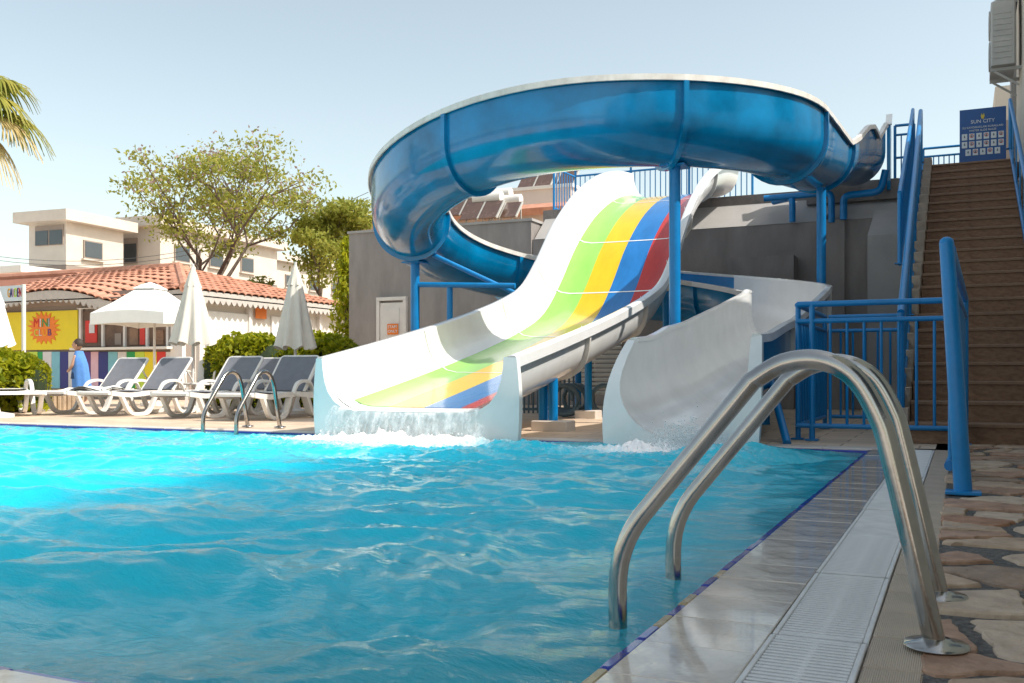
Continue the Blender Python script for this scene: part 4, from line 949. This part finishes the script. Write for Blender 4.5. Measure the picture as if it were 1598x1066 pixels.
# tiled hip roof
EX, EYf, EZ, RX_, RY_, RZ = -15.9, 16.9, 2.50, -19.6, 20.6, 3.50
def froof(x, y):     # front slope height with the sag of the eave
    s = (y - EYf) / (RY_ - EYf); return EZ + (RZ - EZ) * s + (1 - s) * (-.24 * math.exp(-((x + 17.9) / 1.0) ** 2) + .12 * math.exp(-((x + 20.2) / 1.3) ** 2))
rf = MB(); xs_ = np.linspace(-27, EX, 40); rg = []
for j in range(9):
    s = j / 8; y = EYf + (RY_ - EYf) * s; xe = EX + (RX_ - EX) * s; rg.append([(x, y, froof(x, y)) for x in np.linspace(-27, xe, 40)])
rf.rings(rg, False)
rf.add([(EX, EYf, EZ), (EX, 24.3, EZ), (RX_, RY_, RZ)], [(0, 1, 2)]); rf.add([(EX, 24.3, EZ), (-27, 24.3, EZ), (-27, RY_, RZ), (RX_, RY_, RZ)], [(0, 1, 2, 3)])
roof = part('roof', rf, 'tiledark', ks)
tw_, tl_ = .25, .40
tmesh = MB()
arc = [(math.cos(a) * tw_ * .52, math.sin(a) * .062) for a in np.linspace(PI, 0, 7)]
tmesh.rings([[(x, -tl_ * .05, z + .035) for x, z in arc], [(x * .94, tl_ * 1.05, z * .92 + .004) for x, z in arc]], False); tmesh.rings([[(x * .9, -tl_ * .05, z * .85 + .02) for x, z in arc][::-1], [(x, -tl_ * .05, z + .035) for x, z in arc][::-1]], False)
tme = tmesh.mesh('roof_tile', 'tile', ang=.9)
Lf = math.hypot(RY_ - EYf, RZ - EZ); rows = int(Lf / tl_)
for j in range(rows + 1):
    s = j * tl_ / Lf; y = EYf + (RY_ - EYf) * s; xe = EX + (RX_ - EX) * s; x = xe - .12
    while x > -23.4:
        dz = (froof(x, y + .3) - froof(x, y)) / .3; dx = (froof(x + .1, y) - froof(x - .1, y)) / .2
        yv = Vector((0, 1, dz)).normalized(); xv = Vector((1, 0, dx)); xv = (xv - yv * xv.dot(yv)).normalized(); zv = xv.cross(yv)
        mt = Matrix((xv, yv, zv)).transposed().to_4x4(); mt.translation = (x, y, froof(x, y) + random.uniform(.0, .012))
        inst('roof_tile', tme, roof, mt); x -= tw_
Ls = math.hypot(EX - RX_, RZ - EZ); sdt = MB()
for j in range(rows + 1):
    s = j * tl_ / Ls; x = EX + (RX_ - EX) * s; y0 = EYf + (RY_ - EYf) * s; y1 = 24.3 + (RY_ - 24.3) * s; y = y0 + .15
    yv = Vector((RX_ - EX, 0, RZ - EZ)).normalized(); xv = Vector((0, 1, 0)); zv = xv.cross(yv); mt0 = Matrix((xv, yv, zv)).transposed().to_4x4()
    while y < y1:
        mt = mt0.copy(); mt.translation = (x, y, EZ + (RZ - EZ) * s + random.uniform(0, .012)); sdt.add([mt @ Vector(v_) for v_ in tmesh.v], tmesh.f); y += tw_
part('side_roof_tiles', sdt, 'tile', roof, kind='stuff', ang=.9)
part('hip_cap', MB().tube([(EX, EYf, EZ + .05), (RX_, RY_, RZ + .08)], .12, 8), 'tile', roof); part('ridge_cap', MB().tube([(RX_, RY_, RZ + .06), (-27, RY_, RZ + .06)], .12, 8), 'tile', roof)
# scalloped eave boards
def scallop(P0, P1, zf, n, out):
    m_ = MB(); P0 = Vector(P0); P1 = Vector(P1); up = []; lo = []
    for k in range(n * 6 + 1):
        s = k / (n * 6); q = P0.lerp(P1, s); z = zf(q); ph = (k % 6) / 6; d = .17 + .10 * abs(math.sin(PI * ph)); up.append(Vector((q.x, q.y, z + .02))); lo.append(Vector((q.x, q.y, z - d)))
    o = Vector(out) * .03; m_.rings([[p for p in up], [p for p in lo]], False); m_.rings([[p - o for p in lo], [p - o for p in up]], False); m_.rings([[p - o for p in up], up], False); return m_
part('scalloped_eave', scallop((-27, EYf, 0), (EX, EYf, 0), lambda q: froof(q.x, EYf) - .0, 58, (0, -1, 0)), 'scallop', ks, smooth=False)
part('scalloped_eave', scallop((EX, EYf, 0), (EX, 24.3, 0), lambda q: EZ, 38, (1, 0, 0)), 'scallop', ks, smooth=False)
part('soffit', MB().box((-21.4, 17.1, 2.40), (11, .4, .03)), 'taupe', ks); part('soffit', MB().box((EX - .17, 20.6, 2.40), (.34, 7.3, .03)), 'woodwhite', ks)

# lettered sign on a white frame
p0 = at(37, 585, 16.4); p1 = at(-30, 585, 16.9); p0.z = p1.z = 0
gs = thing('garden_sign', 'white framed sign with GARDEN in rainbow letters by the hedge', 'sign', p0)
dv = (p1 - p0); dl = dv.length; dv.normalize()
part('post', MB().tube([p0, p0 + Vector((0, 0, 2.10))], .035, 10), 'woodwhite', gs); part('post', MB().tube([p1, p1 + Vector((0, 0, 2.10))], .035, 10), 'woodwhite', gs)
part('board', MB().beam(p0 + Vector((0, 0, 1.96)), p1 + Vector((0, 0, 1.96)), .03, .26), 'signwhite', gs)
nv = Vector((-dv.y, dv.x, 0)); nv = nv if nv.y < 0 else -nv
for k, (ch, m_) in enumerate(zip('NEDRAG', ('redp', 'purple', 'lime', 'rosy', 'navy', 'amber'))):
    q = p0 + dv * (0.06 + .058 * k) + nv * .02 + Vector((0, 0, 1.96)); xv = -dv; zv = Vector((0, 0, 1)); mt = Matrix((xv, zv, xv.cross(zv))).transposed().to_4x4(); mt.translation = q; text('letter', ch, .19, mt @ Matrix.Diagonal((.52, 1.15, 1, 1)), m_, gs, .006)

# stone planter edge
c0_ = at(84, 600, 16.0); c1_ = at(128, 600, 16.2); c0_.z = c1_.z = 0
pl_ = thing('stone_planter_edge', 'low edge of rough tan stones at the end of the hedge', 'planter', c0_)
for k in range(6):
    q = c0_.lerp(c1_, (k + .5) / 6); st = MB(); r_ = .075
    st.box(q + Vector((0, 0, .15 + random.uniform(-.02, .02))), (.085 + random.uniform(-.01, .01), .16, .32 + random.uniform(-.06, .06)), Matrix.Rotation(random.uniform(-.2, .2), 3, 'Z'), 0, .02); part('stone', st, 'stonewall', pl_)

# ------------------------------------------------------------------ child with a towel
def skin_mesh(name, pts, edges, rad, m, parent, sub=2):
    me_ = bpy.data.meshes.new(name); me_.from_pydata([tuple(p) for p in pts], edges, []); o = bpy.data.objects.new(name, me_); col.objects.link(o)
    sk = o.modifiers.new('skin', 'SKIN'); sk.use_smooth_shade = True
    for i, r_ in enumerate(rad): me_.skin_vertices[0].data[i].radius = (r_, r_) if not hasattr(r_, '__len__') else r_
    me_.skin_vertices[0].data[0].use_root = True
    ss = o.modifiers.new('sub', 'SUBSURF'); ss.levels = sub; ss.render_levels = sub
    ev = bpy.data.meshes.new_from_object(o.evaluated_get(bpy.context.evaluated_depsgraph_get())); bpy.data.objects.remove(o)
    ev.name = name; ev.materials.clear(); ev.materials.append(M[m]); ev.polygons.foreach_set('use_smooth', [True] * len(ev.polygons))
    o = bpy.data.objects.new(name, ev); col.objects.link(o); o.parent = parent; return o
p = at(122, 585, 19.6); p.z = 0
kid = thing('person', 'child with short dark hair wrapped in a blue towel, walking past the kiosk', 'person', p, R(24.7))
# local: the child faces -X
bp = [(0, 0, .62), (.0, 0, .80), (.01, 0, .95), (.0, 0, 1.02), (-.015, 0, 1.08),           # pelvis, waist, chest, neck
      (0, -.07, .58), (-.05, -.075, .33), (-.03, -.075, .06), (-.13, -.08, .03),
      (0, .07, .58), (.05, .075, .33), (.13, .075, .08), (.04, .08, .03),
      (.0, -.13, .94), (-.05, -.16, .76), (-.14, -.12, .66), (-.18, -.10, .64),
      (.0, .13, .94), (-.03, .16, .76), (-.12, .12, .68), (-.16, .10, .66)]
be = [(0, 1), (1, 2), (2, 3), (3, 4), (0, 5), (5, 6), (6, 7), (7, 8), (0, 9), (9, 10), (10, 11), (11, 12), (2, 13), (13, 14), (14, 15), (15, 16), (2, 17), (17, 18), (18, 19), (19, 20)]
br_ = [(.10, .08), (.095, .075), (.10, .08), .045, .045, .065, .048, .033, .028, .065, .048, .033, .028, .042, .034, .027, .022, .042, .034, .027, .022]
skin_mesh('body', bp, be, br_, 'skin', kid)
def local(name, mb, m, ang=1.2): 
    me_ = mb.mesh(name, m, (0, 0, 0), True, ang); o = bpy.data.objects.new(name, me_); col.objects.link(o); o.parent = kid; return o
hd = MB(); rg = []
for k in range(13):
    s = k / 12; a = PI * s - PI / 2; z = 1.18 + .118 * math.sin(a); r_ = math.cos(a)
    rg.append([(-.015 + (.098 * r_ * math.cos(q)) * (1.0 - .10 * (s < .35)) - (.018 * max(0, math.cos(q - PI)) ** 24 if .35 < s < .52 else 0), .080 * r_ * math.sin(q), z) for q in np.linspace(0, 2 * PI, 25)[:-1]])
hd.rings(rg, True, 0, True); local('head', hd, 'skin')
hr = MB(); rg = []
for k in range(11):
    s = k / 10; a = -.25 + (PI / 2 + .25) * s; z = 1.185 + .128 * math.sin(a); r_ = math.cos(a)
    rg.append([(.004 + .108 * r_ * math.cos(q) * (1 if math.cos(q) > -.3 else .93), .090 * r_ * math.sin(q), max(z, 1.225 + .02 * math.sin(5 * q)) if math.cos(q) < -.25 else z) for q in np.linspace(0, 2 * PI, 25)[:-1]])
hr.rings(rg, True, 0, True); local('hair', hr, 'hair')
for sy in (-1, 1):
    local('eye', MB().lathe([(.001, -.009), (.009, -.004), (.009, .004), (.001, .009)], (-.104, sy * .032, 1.185), 8), 'hair'); local('ear', MB().lathe([(.006, -.028), (.016, 0), (.006, .028)], (.0, sy * .082, 1.17), 8), 'skin')
local('mouth', MB().box((-.106, 0, 1.118), (.006, .034, .008)), 'redp')
sh = MB(); rg = []
for k in range(8):
    z = .50 + .30 * k / 7; rg.append([(.0 + (.135 - .03 * k / 7) * math.cos(q), (.155 - .02 * k / 7) * math.sin(q), z) for q in np.linspace(0, 2 * PI, 25)[:-1]])
sh.rings(rg, True); local('swim_shorts', sh, 'shirt')
tl = MB(); rg = []
for k in range(17):
    s = k / 16; z = 1.06 - .80 * s; w_ = .10 + .075 * min(1, s * 5) - .01 * s; d_ = .07 + .055 * min(1, s * 3) + .07 * s
    rg.append([(.02 + .05 * s + d_ * math.cos(q) * (1 + .13 * math.sin(7 * q + 2 * s) * s), w_ * math.sin(q) * (1 + .06 * math.sin(7 * q) * s), z - .02 * math.sin(q * 3) * s) for q in np.linspace(-PI * .78, PI * .78, 41)])
tl.rings(rg, False); tl.rings([[(a * .97 + .0006, b2 * .97, c2) for a, b2, c2 in r_[::-1]] for r_ in rg], False)
me_ = tl.mesh('towel', 'towel', (0, 0, 0), True, 1.2); o = bpy.data.objects.new('towel', me_); col.objects.link(o); o.parent = kid

# ------------------------------------------------------------------ houses behind
def villa(label, px, D, w_, d_, zt, rot, wins, zb=0.):
    p = at(px, 585, D); p.z = 0; t = thing('villa', label, 'house', p, R(rot), 'white villas behind the kiosk')
    def lp(name, mb, m, parent=None):
        me_ = mb.mesh(name, m, (0, 0, 0), True, .4); o = bpy.data.objects.new(name, me_); col.objects.link(o); o.parent = parent or t; return o
    lp('wall', MB().box((-w_ / 2, d_ / 2, zt / 2), (w_, d_, zt)), 'villa')
    lp('lower_wall', MB().box((-w_ / 2, d_ / 2, zt * .37), (w_ + .04, d_ + .04, zt * .74)), 'taupe')
    lp('roof_slab', MB().box((-w_ / 2, d_ / 2, zt + .22), (w_ + .9, d_ + .9, .46)), 'villa')
    for (x0, x1, z0, z1) in wins:
        o = lp('window', MB().box(((x0 + x1) / 2, -.03, (z0 + z1) / 2), (x1 - x0, .08, z1 - z0)), 'taupe')
        for k in range(2):
            a = x0 + (x1 - x0) * (k * .5 + .03); b2 = x0 + (x1 - x0) * (k * .5 + .47); lp('pane', MB().box(((a + b2) / 2, -.08, (z0 + z1) / 2 - .1), (b2 - a, .03, (z1 - z0) * .72)), 'skyglass', o)
    for k in range(int(d_ / 2.6)):
        yy = 1.5 + 2.6 * k; o = lp('window', MB().box((.03, yy, zt * .85), (.08, 1.1, .8)), 'taupe'); lp('pane', MB().box((.075, yy, zt * .85), (.02, .98, .68)), 'skyglass', o); lp('sill', MB().box((.08, yy, zt * .85 - .45), (.16, 1.3, .06)), 'villa', o)
    return t
villa('white flat roofed villa with a wide dark window above the kiosk roof', 103, 42, 2.1 , 3.4, 7.2, 4, [(-1.68, -.10, 6.2, 7.05)])
villa('white flat roofed villa half hidden behind the chinaberry tree', 250, 46, 3.6, 9.5, 7.6, 4, [(-2.9, -1.3, 5.9, 7.1)])
villa('long white villa wall seen through the chinaberry branches', 430, 60, 7.5, 10, 7.6, 2, [(-5, -3, 5.2, 6.8)])
p = at(20, 585, 38); p.z = 0
fb = thing('low_white_house', 'low pale house wall at the left beyond the kiosk roof', 'house', p)
part('wall', MB().box(p + Vector((-3.0, 1, 2.3)), (8.2, 3, 4.6)), 'cream', fb); part('parapet', MB().box(p + Vector((-3.0, 1, 4.62)), (8.4, 3.2, .25)), 'canvaswhite', fb)

# hotel roof with solar water heaters
p = at(818, 585, 42); hz = at(818, 297, 42).z
hr_ = thing('roof_annex', 'pink rendered roof block behind the pump house', 'building', (p.x, p.y, 0))
part('wall', MB().box((p.x + .45, p.y + 2, hz / 2), (3.4, 4, hz)), 'pink', hr_); part('coping', MB().box((p.x + .45, p.y + 2, hz + .05), (3.6, 4.2, .14)), 'cream', hr_)
part('wall', MB().box((p.x - 1.8, p.y + 1, 3.6), (12, 6, 7.2)), 'pink', hr_); part('tiled_edge', MB().box((p.x - 1.5, p.y - 2.1, 7.28), (11.4, .5, .3), Matrix.Rotation(.5, 3, 'X')), 'tile', hr_)
part('wall', MB().box((-6.6, 24, 2.25), (4.4, 5, 4.5)), 'greylight', hr_)
def heater(px, py, D, label, sc=1.):
    q = at(px, py, D); t = thing('solar_water_heater', label, 'water heater', q, 0, 'solar water heaters on the roof')
    for sx in (-.5, .5):
        o = part('collector_panel', MB().box(q + Vector((sx * 1.02 * sc, 0, .55 * sc)), (.94 * sc, .06, 1.3 * sc), Matrix.Rotation(-.75, 3, 'X')), 'panel', t)
        part('panel_frame', MB().box(q + Vector((sx * 1.02 * sc + .49 * sc, 0, .55 * sc)), (.05, .08, 1.32 * sc), Matrix.Rotation(-.75, 3, 'X')), 'acw', o)
    part('tank', MB().tube([q + Vector((-.75 * sc, .55, 1.25 * sc)), q + Vector((.75 * sc, .55, 1.25 * sc))], .30 * sc, 14), 'whiteplast', t)
    for sx in (-.7, .7): part('stand', MB().beam(q + Vector((sx * sc, .6, -.3)), q + Vector((sx * sc, .6, 1.25 * sc)), .05, .05), 'acw', t); part('stand', MB().beam(q + Vector((sx * sc, -.4, -.2)), q + Vector((sx * sc, .6, 1.25 * sc)), .04, .04), 'acw', t)
for a_ in ((838, 296, 43, 'solar water heater on the pink roof block behind the flume', .8), (872, 296, 43, 'solar water heater on the pink roof block next to the blue railing', .8), (768, 338, 40, 'tall solar water heater standing free against the sky', .8), (724, 340, 40, 'solar water heater just above the flume rim', .8), (752, 346, 38, 'solar water heater with brown panels before the tall one', .8), (785, 344, 38, 'solar water heater at the corner of the pump house parapet', .7)): heater(*a_)

# ------------------------------------------------------------------ trees
def branchy(label, px, D, H, seed, spread, nl, leaf, size, name='chinaberry_tree', flowers=None, lean_=0., low=.32, nb=(2, 3, 3)):
    r_ = random.Random(seed); p = at(px, 585, D); p.z = 0; t = thing(name, label, 'tree', p, 0, 'trees behind the kiosk'); wood = MB(); tips = []
    def grow(a, d, L, rad, lev):
        pts = [a]; q = a
        for k in range(4):
            d2 = (d + Vector((r_.gauss(0, .10), r_.gauss(0, .10), r_.gauss(.03, .06)))).normalized(); q = q + d2 * L / 4; pts.append(q); d = d2
        wood.tube(pts, [rad * (1 - .12 * k) for k in range(5)], 6 if lev < 2 else 4, caps=False)
        if lev >= 3: tips.append((q, d)); return
        if lev >= 2: tips.append((pts[3], d))
        for k in range(r_.choice(nb) if lev else 5):
            a_ = r_.uniform(0, 2 * PI) if lev else 2 * PI * k / 5 + r_.uniform(-.3, .3); tilt = r_.uniform(.35, .75) * (1.0 if lev else spread)
            s_ = d.orthogonal().normalized(); s_.rotate(Matrix.Rotation(a_, 3, d)); nd_ = (d * math.cos(tilt) + s_ * math.sin(tilt)).normalized(); nd_.z = max(nd_.z, .12)
            grow(pts[r_.choice((3, 4))], nd_.normalized(), L * r_.uniform(.62, .86), rad * .58, lev + 1)
    grow(p, Vector((lean_, 0, 1)).normalized(), H * low, min(H, 7) * .017, 0)
    part('trunk', wood, 'bark', t)
    rr = np.random.default_rng(seed); V = []; n0 = 0; Fs = []; FV = []; FF = []; n1 = 0
    for q, d in tips:
        c_ = np.array(q); k = int(nl * rr.uniform(.5, 1.4)); sg_ = min(H, 10) * .030 * rr.uniform(.7, 1.4)
        pts = c_ + np.clip(rr.normal(size=(k, 3)), -1.5, 1.5) * np.array([sg_ * 1.35, sg_ * 1.35, sg_ * .62])
        v, f = leaves(pts, size, 2.2, .5, rr.integers(1e9)); V.append(v); Fs.append(f + n0); n0 += len(v)
        if flowers: 
            k2 = int(k * .16); pts = c_ + np.clip(rr.normal(size=(k2, 3)), -1.3, 1.3) * sg_ * .8 + [0, 0, sg_ * .5]; v, f = leaves(pts, size * .8, 1.6, 0, rr.integers(1e9)); FV.append(v); FF.append(f + n1); n1 += len(v)
    cr_ = leafobj('crown', np.concatenate(V), np.concatenate(Fs), leaf, t)
    if flowers: leafobj('blossom', np.concatenate(FV), np.concatenate(FF), flowers, cr_)
    return t
branchy('airy chinaberry tree with loose leaf clusters behind the kiosk roof', 300, 29, 10.9, 31, .98, 170, 'leaf_tree', .135, flowers='leaf_flower', nb=(3, 3, 4), low=.27)
branchy('rounded olive green tree beside the flume', 508, 31, 7.4, 9, .85, 330, 'leaf_tree', .16, 'olive_tree')
branchy('small leafy tree low behind the kiosk roof under the first villa', 150, 31, 3.9, 21, .9, 70, 'leaf_tree', .20, 'small_tree')
branchy('small leafy tree in front of the long villa wall', 215, 30, 4.1, 23, .9, 80, 'leaf_tree', .20, 'small_tree')
branchy('small tree between the kiosk roof and the olive tree', 415, 31, 4.2, 25, .8, 75, 'leaf_olive', .19, 'small_tree')
p = at(541, 585, 22.6); p.z = 0
t = thing('conifer', 'slim yellow green conifer against the pump house corner', 'tree', p)
part('trunk', MB().tube([p, p + Vector((0, 0, 3.4))], [.06, .02], 8), 'bark', t)
r_ = np.random.default_rng(4); n_ = 2600; s = r_.random(n_); z = .5 + 3.25 * s; rad = .42 * (1 - s) ** .6 + .04; a = r_.uniform(0, 2 * PI, n_); rr_ = rad * np.sqrt(r_.random(n_)) * (1 + .35 * np.sin(a * 5 + s * 30))
v, f = leaves(np.stack([p.x + rr_ * np.cos(a), p.y + rr_ * np.sin(a), z], 1), .17, 3.2, -1.2, 6); leafobj('crown', v, f, 'leaf_con', t)

# fan palm reaching in from the left
pc = at(-82, 160, 13.0)
pm = thing('fan_palm', 'fan palm with drooping green and straw coloured fronds', 'palm', (pc.x, pc.y, 0))
part('trunk', MB().tube([(pc.x, pc.y, 0), (pc.x + .03, pc.y, pc.z * .5), (pc.x, pc.y, pc.z - .1)], [.20, .15, .13], 12), 'bark', pm)
Rv = Vector((C_, S_, 0)); Av = Vector((-S_, C_, 0))
def frond(az, el, L, dry, seed):
    r_ = random.Random(seed); d = (Rv * math.cos(az) + Av * math.sin(az)) * math.cos(el) + Vector((0, 0, math.sin(el))); pts = [pc + d * (L * k / 5) + Vector((0, 0, -.22 * L * (k / 5) ** 2)) for k in range(6)]
    hub = pts[-1]; dd = (pts[-1] - pts[-2]).normalized(); o = part('frond', MB().tube(pts, [.022, .02, .018, .016, .014, .012], 6), 'leaf_palm', pm)
    side_ = dd.cross(Vector((0, 0, 1))).normalized(); bl = MB(); upv = side_.cross(dd)
    for k in range(34):
        a = -1.9 + 3.8 * k / 33; q = dd * math.cos(a) + side_ * math.sin(a); ln_ = .78 * (1 - .16 * abs(a) / 1.9) * r_.uniform(.9, 1.06); w_ = .030
        ps = []; wd = dd * -math.sin(a) + side_ * math.cos(a)
        for j in range(7):
            s = j / 6; ps.append(hub + q * (ln_ * s * (1 - .25 * s)) + upv * .02 + Vector((0, 0, -.5 * ln_ * s ** 2.3 * r_.uniform(.9, 1.1))))
        rg = [[pp - wd * (w_ * (1 - .85 * (j / 6) ** 1.5)), pp + upv * .006, pp + wd * (w_ * (1 - .85 * (j / 6) ** 1.5))] for j, pp in enumerate(ps)]; bl.rings(rg, False)
    part('leaf_blade', bl, 'palm_dry' if dry else 'leaf_palm', o)
for i_, (az, el, L, dry) in enumerate(((.15, .62, .75, 0), (-.3, .25, .75, 0), (.0, -.05, .70, 1), (.4, .1, .75, 0), (-.7, .5, .7, 0), (2.0, .6, .8, 0), (3.0, .4, .8, 0), (4.2, .5, .8, 0), (1.2, .9, .8, 0), (-.15, -.5, .6, 1), (2.6, -.3, .7, 1))): frond(az, el, L, dry, i_)
# overhead wires
for k, (y0, y1) in enumerate(((322, 300), (330, 308))):
    a_ = at(-40, 395 + 6 * k, 36); b_ = at(575, y1, 34); m_ = [a_.lerp(b_, s) - Vector((0, 0, 1.1 * 4 * s * (1 - s))) for s in np.linspace(0, 1, 20)]
    solo('overhead_wire', MB().tube(m_, .010, 5), 'fanblack', ['upper thin power line crossing behind the trees', 'lower thin power line crossing behind the trees'][k], 'wire', a_, 'power lines')
